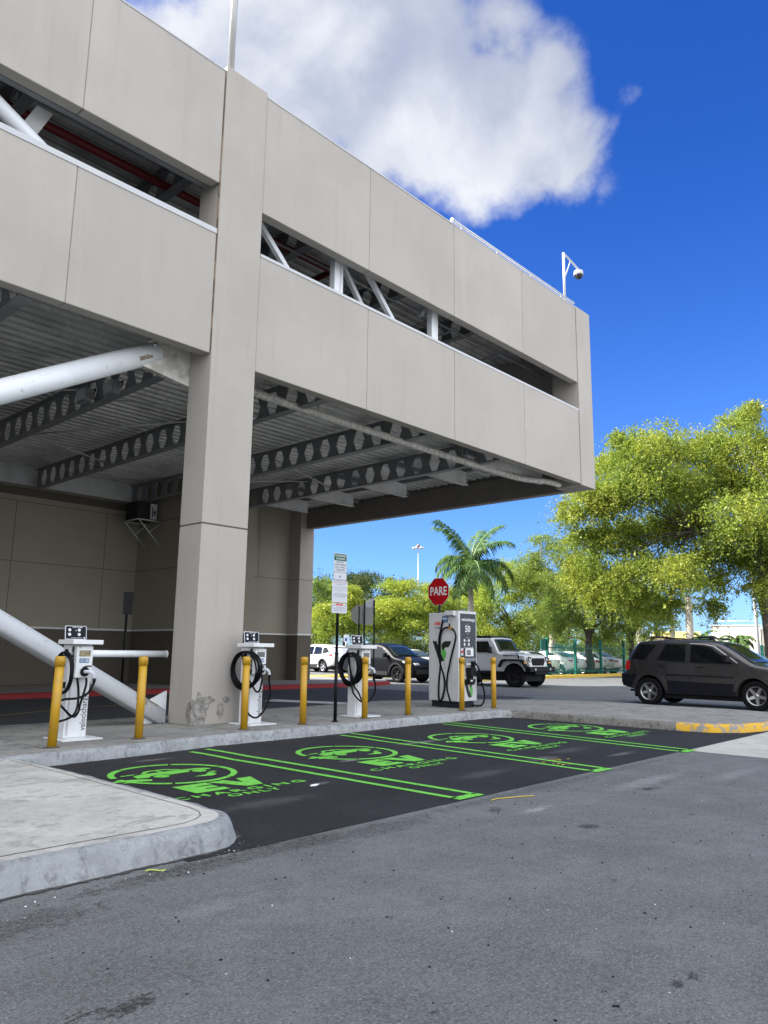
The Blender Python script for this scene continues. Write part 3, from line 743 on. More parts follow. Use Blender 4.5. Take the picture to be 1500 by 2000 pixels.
# spalled patches at the column foot
def blob(bm, M_, cx, cy, rx, ry, h, seed, n=26, cut=None):
    r2 = random.Random(seed); a = [r2.uniform(.72, 1.2) for _ in range(n)]
    pts = [(cx+rx*a[i]*math.cos(6.283*i/n), cy+ry*a[i]*math.sin(6.283*i/n)) for i in range(n)]
    pts = [(max(x, cut[0]), max(y, cut[1])) if cut else (x, y) for x, y in pts]; flat(bm, pts, M_, h)
Mf = frame((7.03, 10.55, .152), (1, 0, 0), (0, 0, 1)); bm = bmesh.new()
blob(bm, Mf, .13, .20, .19, .29, .004, 1, cut=(.002, .002)); blob(bm, Mf, .30, .38, .12, .07, .0055, 2); blob(bm, Mf, .55, .20, .07, .12, .007, 5); blob(bm, Mf, .66, .38, .07, .05, .0085, 6)
Ms = frame((7.03, 11.2, .152), (0, -1, 0), (0, 0, 1)); blob(bm, Ms, .60, .18, .10, .18, .004, 8, cut=(-9, .002))
for v in bm.verts:
    if v.co.y < 10.56 and v.co.x < 7.03: v.co.x = 7.03
    if v.co.x < 7.04 and v.co.y < 10.55: v.co.y = 10.55
part('spalled_patch', bm, 'spall', label='patches of broken render at the foot of the column')
# facade panels
def panel(x0, x1, y0, y1, z0, z1, mat='wall'):
    bm = bmesh.new(); box(bm, x0, x1, y0, y1, z0, z1); part('wall_panel', bm, mat, .012)
g = .005
MAT['joint'] = pm('joint_sealant', (.22, .205, .185), .9)
XR = [7.985, 10.90, 13.93, 17.03, 20.065]
for i in range(4):
    o_ = 0.0 if i < 2 else .004
    panel(XR[i]+(g if i else 0), XR[i+1]-g, 10.575-o_, 10.80, 9.43, 11.88)
    panel(XR[i]+(g if i else 0), XR[i+1]-g, 10.575-o_, 10.80, 6.29, 8.58)
XL = [7.015, 4.48, 1.44, -1.6, -4.64, -7.7, -10.7, -13.7]
for i in range(7):
    panel(XL[i+1]+g, XL[i]-g, 10.575, 10.80, 9.56, 11.85)
    panel(XL[i+1]+g, XL[i]-g, 10.575, 10.80, 6.34, 8.65)
bm = bmesh.new()
for x in XR[1:4]+XL[1:7]:
    bm = bmesh.new(); d_ = (0, 0) if x > 7 else (.12, .06)
    box(bm, x-.02, x+.02, 10.586, 10.79, 9.44+d_[0], 11.87-.03*(x < 7)); box(bm, x-.02, x+.02, 10.586, 10.79, 6.30+.05*(x < 7), 8.57+d_[1]); part('joint_filler', bm, 'joint')
# end fin, full height, wrapping the corner
bm = bmesh.new(); box(bm, 20.08, 20.93, 10.55, 11.45, 6.25, 11.90); part('corner_fin', bm, 'wall', .012)
for (a, b) in ((11.47, 14.5), (14.53, 17.55), (17.58, 20.6), (20.63, 23.18)):
    panel(20.70, 20.93, a, b, 6.25, 8.58); panel(20.70, 20.93, a, b, 9.43, 11.88)
# inner downstand beam of the east side
bm = bmesh.new(); box(bm, 20.52, 20.695, 11.46, 23.19, 6.24, 6.98)
for y in (13.2, 15.3, 17.4, 19.4, 21.4): box(bm, 20.49, 20.519, y, y+.22, 6.42, 6.62)
part('edge_beam', bm, 'edgebeam', .006)
# copings
bm = bmesh.new()
for a, b in ((7.99, 20.07), (-13.7, 7.01)):
    zt = 8.58 if a > 0 else 8.65; zu = 11.88 if a > 0 else 11.85
    prism(bm, [(10.562, zt-(.05 if a > 0 else .085)), (10.562, zt+.01), (10.83, zt+.03), (10.83, zt+.002), (10.572, zt+.002), (10.572, zt-(.05 if a > 0 else .085))], 'x', a, b)
    prism(bm, [(10.563, zu-.02), (10.563, zu+.008), (10.83, zu+.02), (10.83, zu+.002), (10.572, zu+.002), (10.572, zu-.02)], 'x', a, b)
part('coping', bm, 'coping')
bm = bmesh.new(); box(bm, 7.012, 7.030, 10.566, 10.60, 6.4, 11.85); part('joint_sealant', bm, 'rust')
# floors, decks
def corrug(bm, x0, x1, y0, y1, z, p=.30, h=.08):
    prof = []; y = y0
    while y < y1:
        prof += [(y, z), (y+p*.42, z), (y+p*.55, z+h), (y+p*.87, z+h)]; y += p
    A = [bm.verts.new((x0, a, b)) for a, b in prof]; Bv = [bm.verts.new((x1, a, b)) for a, b in prof]
    for i in range(len(prof)-1): bm.faces.new((A[i], A[i+1], Bv[i+1], Bv[i]))
bm = bmesh.new(); corrug(bm, -13.6, 20.51, 10.82, 25.0, 7.06); part('metal_deck', bm, 'deck')
bm = bmesh.new(); corrug(bm, -13.6, 20.69, 10.82, 25.0, 10.92); part('metal_deck', bm, 'deck')
bm = bmesh.new(); box(bm, -13.6, 20.69, 10.81, 25.0, 7.13, 7.30); box(bm, -13.6, 20.69, 10.81, 25.0, 10.99, 11.20); part('floor_slab', bm, 'roofmat')
# castellated beams
def cast_beam(x, y0, y1, zb, h, s=.635):
    bm = bmesh.new(); H = h/2; zc = zb+H; n = int((y1-y0)/s); st = y0+((y1-y0)-n*s)/2
    hh = h*.41; a = .095; b = .20
    def q(*pts): bm.faces.new([bm.verts.new((x, p[0], zc+p[1])) for p in pts])
    for i in range(n):
        c = st+(i+.5)*s; l = c-s/2; r = c+s/2
        q((l, -H), (c-a, -H), (c-a, -hh), (c-b, 0), (l, 0)); q((l, 0), (c-b, 0), (c-a, hh), (c-a, H), (l, H))
        q((c+a, -H), (r, -H), (r, 0), (c+b, 0), (c+a, -hh)); q((c+a, hh), (c+b, 0), (r, 0), (r, H), (c+a, H))
        q((c-a, -H), (c+a, -H), (c+a, -hh), (c-a, -hh)); q((c-a, hh), (c+a, hh), (c+a, H), (c-a, H))
    q((y0, -H), (st, -H), (st, H), (y0, H)); q((st+n*s, -H), (y1, -H), (y1, H), (st+n*s, H))
    ext = bmesh.ops.extrude_face_region(bm, geom=bm.faces[:]); vs = [e for e in ext['geom'] if isinstance(e, bmesh.types.BMVert)]
    bmesh.ops.translate(bm, vec=(.016, 0, 0), verts=vs); bmesh.ops.recalc_face_normals(bm, faces=bm.faces)
    box(bm, x-.095, x+.111, y0, y1, zb-.016, zb-.001); box(bm, x-.095, x+.111, y0, y1, zb+h+.001, zb+h+.018)
    part('ceiling_beam', bm, 'steel')
for x in (-8.1, -5.05, -2.0, 1.05, 4.02, 7.12, 10.05, 13.4):
    cast_beam(x, 11.22 if abs(x-7.12) < .1 else 10.86, 24.55, 6.36, .60)
cast_beam(16.45, 10.86, 21.95, 6.36, .60)
for x in (1.05, 4.1, 7.12, 10.3, 13.45, 16.5): cast_beam(x, 11.3, 24.5, 10.22, .6)
# girders along X and stubs toward the east edge
bm = bmesh.new(); box(bm, -13.5, 14.0, 24.56, 24.72, 6.42, 7.04); box(bm, -13.5, 7.02, 24.5, 24.8, 6.38, 6.415); part('back_girder', bm, 'plate')
bm = bmesh.new(); box(bm, -13.5, 7.02, 10.86, 10.98, 9.60, 10.0); box(bm, -13.5, 7.02, 10.83, 11.1, 10.2, 10.9)
box(bm, 8.0, 20.6, 10.83, 11.02, 9.85, 10.0); part('edge_girder', bm, 'steel')
for y, l in ((13.6, 1.9), (16.2, 2.1), (18.8, 2.2), (21.0, 2.0), (11.7, 3.2)):
    bm = bmesh.new(); prism(bm, [(16.58, 6.40), (16.58+l, 6.43), (16.58+l, 6.80), (16.58, 6.86)], 'y', y, y+.03); box(bm, 16.57, 16.58+l, y-.07, y+.10, 6.375, 6.395)
    part('stub_beam', bm, 'plate')
bm = bmesh.new()
for y in (12.5, 15.0, 17.6, 20.2): box(bm, 16.6, 20.5, y, y+.08, 6.90, 7.03)
box(bm, 18.6, 18.72, 11.5, 22.5, 6.84, 7.02); part('purlin', bm, 'steel')
# wind bracing rods below the deck
bm = bmesh.new()
for a, b in (((7.2, 15.7, 6.75), (10.0, 13.0, 6.45)), ((7.2, 18.8, 6.45), (10.0, 15.7, 6.85)), ((7.2, 19.6, 6.8), (10.0, 20.0, 6.5)), ((4.1, 15, 6.8), (7.0, 12.6, 6.5)), ((4.1, 17.6, 6.5), (7.0, 15.5, 6.8)), ((13.5, 17.0, 6.85), (16.4, 17.4, 6.45)), ((13.5, 19.3, 6.45), (16.4, 18.6, 6.85)), ((10.1, 17.8, 6.8), (13.3, 18.6, 6.5))):
    tube(bm, [a, b], .022, 6)
part('brace_rod', bm, 'plate')
# white posts and diagonals in the openings (right bay)
for x in (10.43, 13.72):
    bm = bmesh.new(); box(bm, x-.14, x+.02, 11.0, 11.16, 8.4, 9.9); box(bm, x+.075, x+.165, 11.05, 11.2, 8.4, 9.9); part('opening_post', bm, 'tube', .01)
for p, q in (((7.95, 11.1, 9.92), (9.35, 11.1, 8.62)), ((10.9, 11.1, 10.2), (12.55, 11.1, 8.60)), ((7.9, 11.35, 9.6), (8.75, 11.35, 8.6)), ((10.75, 11.35, 9.9), (11.85, 11.35, 8.6)), ((13.95, 11.3, 10.2), (13.5, 11.3, 9.5))):
    P, Q = Vector(p), Vector(q); d = (Q-P).normalized(); n = Vector((0, 1, 0)).cross(d)*.05
    bm = bmesh.new()
    for dy in (0,):
        v = []
        for e in (P, Q):
            for s1, s2 in ((-1, -1), (1, -1), (1, 1), (-1, 1)): v.append(bm.verts.new(e+n*s1+Vector((0, .05*s2, 0))))
        for i in range(4): bm.faces.new((v[i], v[(i+1) % 4], v[4+(i+1) % 4], v[4+i]))
    part('opening_diagonal', bm, 'tube')
bm = bmesh.new(); tube(bm, [(-1.2, 11.15, 11.9), (3.95, 11.15, 9.03), (5.0, 11.15, 8.45)], .13, 14); part('opening_diagonal', bm, 'tube')
bm = bmesh.new(); v = [(4.06, 9.75), (4.32, 9.75), (4.02, 9.06), (3.76, 9.06)]; prism(bm, v, 'y', 11.3, 11.36); part('opening_post', bm, 'plate')
bm = bmesh.new()
for z, y in ((10.36, 12.5),): tube(bm, [(-12, y, z), (7.0, y, z), (11.6, y, z), (11.6, y+3, z)], .085, 10)
part('sprinkler_pipe', bm, 'redpipe')
bm = bmesh.new()
tube(bm, [(-12, 13.3, 10.1), (20, 13.3, 10.1)], .03, 6); tube(bm, [(8, 14.6, 10.0), (20.5, 14.6, 10.0)], .045, 8); tube(bm, [(8, 12.0, 9.98), (20.5, 12.0, 10.1)], .03, 6)
for x in (9.2, 12.2, 14.8, 15.7, 18): tube(bm, [(x, 12, 10.05), (x, 16.5, 10.05)], .03, 6)
part('conduit', bm, 'steel')
# drain pipe below the deck, with hangers and the wrapped end
bm = bmesh.new(); pp = [(7.98, 11.75, 6.40), (10.5, 11.75, 6.37), (14, 11.75, 6.34), (17.2, 11.72, 6.32), (18.3, 11.62, 6.30), (18.8, 11.4, 6.28), (19.2, 11.25, 6.30), (19.9, 11.2, 6.31)]
tube(bm, spline(pp, 6), .085, 14)
for x in (8.9, 10.6, 12.2, 13.6, 14.7, 15.6): lathe(bm, [(.089, -.01), (.097, -.006), (.097, .006), (.089, .01)], (x, 11.75, 6.385-(x-8)*.007), 'x', 14)
for x in [16.0+i*.16 for i in range(15)]: lathe(bm, [(.086, -.03), (.104, -.012), (.104, .012), (.086, .03)], (x, 11.75 if x < 17.2 else 11.75-(x-17.2)*.09, 6.325), 'x', 12)
part('drain_pipe', bm, 'insul', smooth=True)
for x in (10.6, 13.6, 15.8): bm = bmesh.new(); tube(bm, [(x, 11.75, 6.45), (x, 11.75, 7.06)], .012, 6); part('pipe_hanger', bm, 'steel')
bm = bmesh.new()
tube(bm, [(16.0, 11.75, 6.45), (16.05, 11.75, 6.75), (17.4, 11.8, 6.85), (19, 11.8, 6.8)], .025, 6)
tube(bm, spline([(16.2, 11.75, 6.23), (16.5, 11.7, 6.13), (16.9, 11.72, 6.14), (17.2, 11.75, 6.25)], 5), .02, 6)
part('conduit', bm, 'steel')
# diagonal tubes, rail, gussets west of the column
bm = bmesh.new(); tube(bm, [(-4.6, 11.3, 6.5), (6.9, 11.3, .215)], .187, 28)
for v in bm.verts:
    if v.co.z < .153: v.co.z = .153
part('brace_tube', bm, 'tube', smooth=False)
bm = bmesh.new(); tube(bm, [(-4.6, 11.3, .2), (3.97, 11.3, 4.99), (6.42, 11.3, 6.365)], .185, 28)
box(bm, 6.28, 6.32, 11.13, 11.2, 6.3, 6.42, 0); part('brace_tube', bm, 'tube')
def along(bm, mat_i, s0, s1, a0, a1, rad, P, D, seed):
    """irregular chip wrapped on a tube"""
    D = Vector(D).normalized(); n1 = Vector((0, -1, 0)); n2 = D.cross(n1); r2 = random.Random(seed)
    g = [[bm.verts.new(Vector(P)+D*(s0+(s1-s0)*i/5+r2.uniform(-.012, .012))+(n1*math.cos(R(a0+(a1-a0)*j/4))+n2*math.sin(R(a0+(a1-a0)*j/4)))*rad) for j in range(5)] for i in range(6)]
    for i in range(5):
        for j in range(4):
            if (i in (0, 4) and j in (0, 3)) and r2.random() < .6: continue
            bm.faces.new((g[i][j], g[i+1][j], g[i+1][j+1], g[i][j+1]))
for a_ in ((-.48, -.22, 8, 30, .187, (6.42, 11.3, 6.365), (2.45, 0, 1.375), 3), (-.62, -.38, -62, -18, .189, (6.9, 11.3, .215), (11.5, 0, -6.285), 5), (-.40, -.12, -75, -48, .189, (6.9, 11.3, .215), (11.5, 0, -6.285), 6)):
    bm = bmesh.new(); along(bm, 0, *a_); part('paint_chip', bm, 'chip')
bm = bmesh.new(); prism(bm, [(6.10, 6.02), (6.12, 6.30), (6.32, 6.62), (7.28, 6.62), (7.28, 5.86), (6.95, 5.90)][::-1], 'y', 11.21, 11.33); box(bm, 6.7, 7.28, 11.12, 11.208, 6.55, 6.62)
part('gusset_plate', bm, 'gusset', .006)
bm = bmesh.new(); prism(bm, [(6.60, .154), (6.62, .48), (7.02, .66), (7.02, .154)], 'y', 11.26, 11.30); part('gusset_plate', bm, 'tube')
bm = bmesh.new(); tube(bm, [(4.95, 11.35, 1.25), (7.02, 11.35, 1.25)], .055, 14)
lathe(bm, [(.062, 0), (.062, .012), (.056, .014)], (7.01, 11.35, 1.25), 'x', 14); part('guard_rail', bm, 'tube')
# the next column west (out of frame but carries the building)
bm = bmesh.new(); box(bm, -5.2, -4.3, 10.545, 11.2, .152, 11.9); part('column', bm, 'column', .01)
# back walls with joints, two-tone and trim
bm = bmesh.new()
box(bm, -14, 14.0, 25.0, 25.3, .15, 1.90, 1); box(bm, -14, 14.0, 25.0, 25.3, 1.96, 7.1, 0)
box(bm, 14.0, 17.0, 22.0, 25.3, .15, 1.90, 1); box(bm, 14.0, 17.0, 22.0, 25.3, 1.96, 7.04, 0)
box(bm, 17.001, 20.2, 23.85, 24.15, .15, 1.90, 1); box(bm, 17.001, 20.2, 23.85, 24.15, 1.96, 7.04, 0)
part('back_wall', bm, ['backwall', 'backlow'])
bm = bmesh.new(); box(bm, 20.2, 20.93, 23.2, 23.95, .15, 1.90, 1); box(bm, 20.2, 20.93, 23.2, 23.95, 1.96, 4.11, 0); box(bm, 20.2, 20.93, 23.2, 23.95, 4.13, 6.235, 0)
box(bm, 20.21, 20.92, 23.21, 23.94, 4.1, 4.14, 1); box(bm, 20.22, 20.92, 23.22, 23.94, 6.235, 11.85, 0); part('pillar', bm, ['column', 'backlow'], .006)
bm = bmesh.new()
for a in ((-14, 13.97, 24.955, 25.0), (13.955, 14.0, 21.955, 25.0), (14.0, 17.0, 21.955, 22.0), (17.0, 20.15, 23.805, 23.85)): box(bm, a[0], a[1], a[2], a[3], 1.90, 1.96)
box(bm, 20.15, 20.98, 23.15, 23.2, 1.90, 1.96); box(bm, 20.15, 20.20, 23.201, 23.84, 1.90, 1.96); part('wall_trim', bm, 'trim', .006)
bm = bmesh.new()   # joints, 3 mm proud dark strips
for x in (-12.6, -9.1, -5.6, -2.1, 2.6, 6.1, 9.65, 12.75): box(bm, x, x+.022, 24.996, 25.0, 1.97, 5.93); box(bm, x, x+.022, 24.996, 25.0, .16, 1.89)
for z in (4.0, 5.95): box(bm, -14, 13.99, 24.995, 24.999, z, z+.022)
for z in (4.0, 5.7): box(bm, 13.995, 13.999, 22.0, 24.99, z, z+.022)
for z in (4.13,): box(bm, 17.01, 20.2, 23.845, 23.849, z, z+.022); box(bm, 18.6, 18.62, 23.844, 23.849, 4.16, 6.8)
part('wall_joint', bm, 'groove')
bm = bmesh.new(); box(bm, -14, 13.98, 24.93, 24.994, 6.15, 6.40); part('wall_cornice', bm, 'backlow')
# unseen rear mass added and stepped to block sun; mass of upper floors
bm = bmesh.new(); box(bm, -32, 14.2, 25.31, 30, .0, 11.88); box(bm, -32, -2, 30.01, 46, .0, 11.88); box(bm, 17.01, 20.19, 24.16, 24.9, .15, 11.85); box(bm, -13.9, 14, 25.01, 25.3, 7.12, 11.8)
part('rear_sun_block', bm, 'wall')
bm = bmesh.new(); box(bm, -32, -14.01, 10.6, 25.3, 0, 11.88); part('west_sun_block', bm, 'wall')  # unseen west mass, added to keep sun off the foreground
bm = bmesh.new(); box(bm, -13.9, 20.69, 10.82, 25.0, 11.21, 11.30); part('roof', bm, 'roofmat')
# pipe rail along the right half of the roof edge
bm = bmesh.new(); tube(bm, [(13.87, 10.60, 12.0), (20.05, 10.60, 12.0)], .035, 8); lathe(bm, [(.05, -.04), (.055, .0), (.05, .04)], (13.9, 10.6, 12.0), 'x', 10)
for x in (14.3, 15.9, 17.6, 19.3): tube(bm, [(x, 10.62, 11.9), (x, 10.62, 12.0)], .02, 6)
part('roof_rail', bm, 'coping')

# roof mast above the column
T = thing('roof_mast', 'bare metal pole rising from the roof above the near column', 'pole', (7.17, 10.66, 11.95))
bm = bmesh.new(); tube(bm, [(0, 0, 0), (0, 0, 4.2)], .065, 14); bmobj('pole', bm, 'pole', T)
bm = bmesh.new(); lathe(bm, [(.10, 0), (.10, .02), (.07, .03)], (0, 0, .0), 'z', 14); bmobj('base_flange', bm, 'pole', T)
# security camera
T = thing('security_camera', 'white dome security camera on a bent arm at the roof corner', 'security camera', (19.53, 10.62, 11.93))
bm = bmesh.new(); tube(bm, [(0, 0, 0), (0, 0, 1.55)], .04, 10); bmobj('post', bm, 'coping', T)
bm = bmesh.new(); tube(bm, [(0, 0, 1.53), (.25, 0, 1.50), (.92, 0, 1.38), (.93, 0, 1.32)], .03, 8); tube(bm, [(.03, 0, .72), (.42, 0, 1.44)], .018, 6); bmobj('arm', bm, 'coping', T)
bm = bmesh.new(); lathe(bm, [(.05, .0), (.14, -.03), (.15, -.13), (.15, -.17)], (.93, 0, 1.34), 'z', 18); hd = bmobj('housing', bm, 'coping', T)
bm = bmesh.new(); lathe(bm, [(.135, -.171), (.13, -.21), (.09, -.27), (.02, -.30)], (.93, 0, 1.34), 'z', 18); bmobj('dome', bm, 'domeglass', hd)
# condenser unit on a wall bracket in the dark corner
T = thing('wall_unit', 'grey air unit on a triangular wall bracket, high in the dark driveway corner', 'air conditioner', (13.55, 23.95, 5.66))
bm = bmesh.new(); box(bm, -.42, .30, -.35, .45, .04, .66); bmobj('casing', bm, 'plasticgrey', T, bevel=.015)
bm = bmesh.new(); box(bm, .06, .30, -.375, -.353, .08, .62); bmobj('panel', bm, 'plate', T)
bm = bmesh.new(); box(bm, .12, .15, -.39, -.378, .15, .5); box(bm, .2, .24, -.39, -.378, .2, .4); box(bm, .14, .24, -.40, -.392, .30, .33); bmobj('vent', bm, 'black', T)
bm = bmesh.new()
for y in (-.45, .5): tube(bm, [(-.45, y, .01), (.44, y, .01)], .025, 6); tube(bm, [(-.40, y, .0), (.44, y, -.82)], .022, 6); tube(bm, [(.0, y, -.42), (.40, y, -.06)], .016, 6)
tube(bm, [(-.44, -.45, .01), (-.44, .5, .01)], .025, 6); bmobj('bracket', bm, 'plate', T)
# floodlights on the beam above the column
def flood(x, y, z, label):
    T = thing('floodlight', label, 'floodlight', (x, y, z))
    bm = bmesh.new(); box(bm, -.16, .0, -.20, .20, -.14, .14); bmobj('housing', bm, 'steel', T, bevel=.015)
    bm = bmesh.new(); box(bm, -.175, -.162, -.17, .17, -.11, .11); bmobj('lens', bm, 'lampclear', T)
    bm = bmesh.new(); tube(bm, [(0, .22, 0), (.04, .22, .14), (.04, -.22, .14), (0, -.22, 0)], .014, 6); bmobj('yoke', bm, 'black', T)
flood(6.98, 14.9, 6.50, 'grey floodlight strapped to the beam left of the column, the left one of the pair')
flood(6.98, 13.75, 6.40, 'grey floodlight strapped to the beam left of the column, the one nearer the gusset')


# ================================================================== BOLLARDS
def bollard():
    T = thing('bollard', 'yellow bollard', 'bollard', (0, 0, 0), 0, 'yellow bollards along the kerb')
    bm = bmesh.new(); lathe(bm, [(.055, 0), (.055, .985)], n=20); bmobj('post', bm, 'ylw', T)
    bm = bmesh.new(); lathe(bm, [(.056, .965), (.063, .965), (.063, 1.06), (.055, 1.078), (.035, 1.086)], n=20); bmobj('cap', bm, 'ylw', T)
    bm = bmesh.new(); lathe(bm, [(.10, 0), (.085, .006), (.056, .009)], n=14)
    for v in bm.verts: v.co.x += rnd.uniform(-.008, .008)
    bmobj('grout_ring', bm, 'dirt', T)
    return T
bp_ = [((4.325, 9.40), 'leftmost yellow bollard, in front of the charger with the gold screen'), ((5.555, 9.535), 'yellow bollard in front of the foot of the white diagonal tube'),
       ((7.34, 9.59), 'yellow bollard in front of the charger beside the square column'), ((8.55, 9.62), 'yellow bollard between the square column and the tall sign post'),
       ((10.16, 9.77), 'yellow bollard in front of the charger right of the tall sign post'), ((11.37, 9.78), 'yellow bollard standing alone left of the charging cabinet'),
       ((13.04, 9.745), 'yellow bollard right in front of the charging cabinet'), ((14.19, 9.735), 'rightmost yellow bollard, in front of the pale grey off-roader')]
proto = bollard()
for i, (p, lab) in enumerate(bp_):
    o = proto if i == 0 else copy_tree(proto, (0, 0, 0))
    o.location = (p[0], p[1], .15); o['label'] = lab; o.rotation_euler = (rnd.uniform(-.006, .006), rnd.uniform(-.006, .008), rnd.uniform(0, 6))
proto.rotation_euler = (.0, .012, 0)


# ================================================================== CHARGER PEDESTALS
def charger(loc, label, screen, coil, droop, loops, seed):
    T = thing('charging_pedestal', label, 'ev charger', loc, 0, 'white charging pedestals')
    bm = bmesh.new(); box(bm, -.28, .27, -.36, .20, .002, .02); bmobj('base_plate', bm, 'white', T, bevel=.004)
    bm = bmesh.new()
    for x in (-.23, .22):
        for y in (-.30, .14): lathe(bm, [(.012, .02), (.012, .034)], (x, y, 0), n=6)
    bmobj('anchor_bolt', bm, 'silver', T)
    bm = bmesh.new(); box(bm, -.155, .155, -.10, .10, .02, 1.232); post = bmobj('post', bm, 'white', T, bevel=.008)
    bm = bmesh.new(); box(bm, -.13, -.10, -.1015, -.1002, .05, 1.18); box(bm, .10, .103, -.1015, -.1002, .05, 1.18); bmobj('post_seam', bm, 'silver', post)
    bm = bmesh.new(); text_into(bm, 'velocicharge', .118, frame((.10, -.1008, .34), (0, 0, 1), (-1, 0, 0)), bold=.0012, depth=.001, align='CENTER', xscale=.80)
    bmobj('lettering', bm, 'ink', post)
    bm = bmesh.new(); box(bm, -.215, .205, -.30, .145, 1.235, 1.295); bmobj('canopy', bm, 'white', T, bevel=.005)
    # instruction board
    Mb = Matrix.Translation((-.07, -.05, 1.297)) @ Matrix.Rotation(R(-8), 4, 'X') @ Matrix.Rotation(R(90), 4, 'X')
    bm = bmesh.new(); flat(bm, rrect(.30, .185, .012, 0, .0925), Mb, .008); bd = bmobj('instruction_board', bm, 'signwhite', T)
    bm = bmesh.new(); flat(bm, rrect(.28, .168, .014, 0, .0925), Mb @ Matrix.Translation((0, 0, .0085)), .0012); bmobj('board_face', bm, 'boardblk', bd)
    bm = bmesh.new(); Mt = Mb @ Matrix.Translation((0, 0, .0100))
    text_into(bm, 'HOW TO USE?', .021, Mt @ Matrix.Translation((.02, .163, 0)), bold=.0004, depth=.001)
    for x, y in ((-.088, .128), (.045, .128), (-.088, .068), (.045, .068)):
        flat(bm, circ(x, y, .020, 18), Mt, .001); text_into(bm, {(-.088, .128): '1', (.045, .128): '2', (-.088, .068): '3', (.045, .068): '4'}[(x, y)], .012, Mt @ Matrix.Translation((x-.026, y+.012, 0)), depth=.001)
    flat(bm, circ(.0, .12, .007, 10), Mt, .001); flat(bm, circ(.118, .024, .010, 14), Mt, .001)
    flat(bm, rrect(.16, .0035, .001, .01, .022), Mt, .001); bmobj('board_print', bm, 'txtwhite', bd)
    bm = bmesh.new()
    for x, y in ((-.088, .128), (.045, .128), (-.088, .068), (.045, .068)): flat(bm, rrect(.014, .016, .003, x, y), Mb @ Matrix.Translation((0, 0, .0115)), .001)
    bmobj('board_icon', bm, 'silver', bd)
    # wall box
    bm = bmesh.new(); box(bm, -.125, .105, -.235, -.15, .795, 1.21); wb = bmobj('charge_box', bm, 'white', T, bevel=.014, seg=3)
    bm = bmesh.new(); box(bm, -.128, .085, -.149, -.102, .80, 1.205); bmobj('box_back', bm, 'plasticgrey', T, bevel=.004)
    bm = bmesh.new()
    for z in (.88, .95, 1.02, 1.09): box(bm, -.131, -.1285, -.146, -.108, z, z+.045)
    bmobj('side_label', bm, 'silver', T)
    bm = bmesh.new(); flat(bm, rrect(.158, .082, .004, -.012, 1.115), frame((0, -.2352, 0), (1, 0, 0), (0, 0, 1)), .0015); bmobj('screen', bm, screen, wb)
    bm = bmesh.new(); Ml = frame((0, -.2354, 0), (1, 0, 0), (0, 0, 1)); flat(bm, rrect(.138, .062, .010, -.015, 1.022), Ml, .0012); bmobj('label_panel', bm, 'lblue', wb)
    bm = bmesh.new(); Ml2 = frame((0, -.2370, 0), (1, 0, 0), (0, 0, 1))
    for k in range(4): flat(bm, rrect(.045, .004, .001, -.045, 1.042-.012*k), Ml2, .0008)
    flat(bm, rrect(.05, .006, .001, .022, 1.043), Ml2, .0008); flat(bm, rrect(.006, .045, .001, .001, 1.022), Ml2, .0008); flat(bm, circ(.03, 1.018, .016, 12), Ml2, .0008)
    flat(bm, rrect(.030, .008, .001, -.075, 1.183), Ml2, .0008, 1)
    text_into(bm, 'ABB', .016, frame((-.085, -.2375, 1.192), (1, 0, 0), (0, 0, 1)), bold=.0006, depth=.001, mi=2)
    bmobj('label_print', bm, ['signwhite', 'silver', 'ink'], wb)
    bm = bmesh.new(); lathe(bm, [(.058, -.232), (.060, -.262), (.050, -.268), (.046, -.250)], (-.002, 0, .875), 'y', 24)
    tube(bm, [(-.03, -.245, .93), (.01, -.265, .948), (.07, -.285, .950)], .009, 8); bmobj('socket', bm, 'black', wb)
    # connector
    bm = bmesh.new(); tube(bm, spline([(-.01, -.255, .875), (.02, -.31, .878), (.05, -.345, .865), (.072, -.355, .83), (.082, -.355, .79)], 5), [.024]*6+[.026]*8+[.024]*7, 12); pl = bmobj('plug', bm, 'signwhite', T)
    bm = bmesh.new(); tube(bm, [(.082, -.355, .795), (.086, -.352, .755), (.084, -.345, .715)], [.026, .022, .013], 10); bmobj('plug_boot', bm, 'black', pl)
    # hook and cable
    bm = bmesh.new(); box(bm, -.19, -.156, -.05, -.02, 1.09, 1.17); box(bm, -.24, -.156, -.055, -.015, 1.08, 1.10); bmobj('cable_hook', bm, 'black', T)
    bm = bmesh.new(); box(bm, -.20, -.156, -.05, -.02, .66, .74); bmobj('cable_hook', bm, 'black', T)
    bm = bmesh.new(); r2 = random.Random(seed); pts = []
    cx, cy, cz, rx, rz = coil
    for k in range(loops):
        a = r2.uniform(.88, 1.08); b = r2.uniform(.9, 1.06); dy = r2.uniform(-.03, .03)
        pts += [(cx+dy*.6+.02*k-.03, cy+rx*a*math.cos(6.283*j/12), cz+rz*b*math.sin(6.283*j/12)+rz*(1-b)) for j in range(3, 15)]
    tube(bm, spline(pts, 4), .0155, 8)
    tube(bm, spline([(.084, -.345, .72)]+droop+[pts[0]], 8), .0155, 8)
    tube(bm, spline([(.055, -.19, .80), (.055, -.20, .70)]+loopb+[pts[-1]], 8), .0155, 8)
    bmobj('cable', bm, 'cable', T)
    return T
loopb = [(.02, -.20, .55), (.0, -.19, .45), (-.02, -.20, .36), (-.10, -.24, .30), (-.22, -.26, .38), (-.33, -.15, .60)]
charger((4.915, 10.15, .15), 'white charging pedestal with a gold reflection painted on its screen, leftmost of the three', 'screengold', (-.22, -.10, .86, .25, .27),
        [(.02, -.33, .60), (-.10, -.30, .54), (-.30, -.28, .52), (-.38, -.25, .40), (-.35, -.22, .25), (-.12, -.28, .33), (-.06, -.24, .60), (-.12, -.18, .95)], 3, 11)
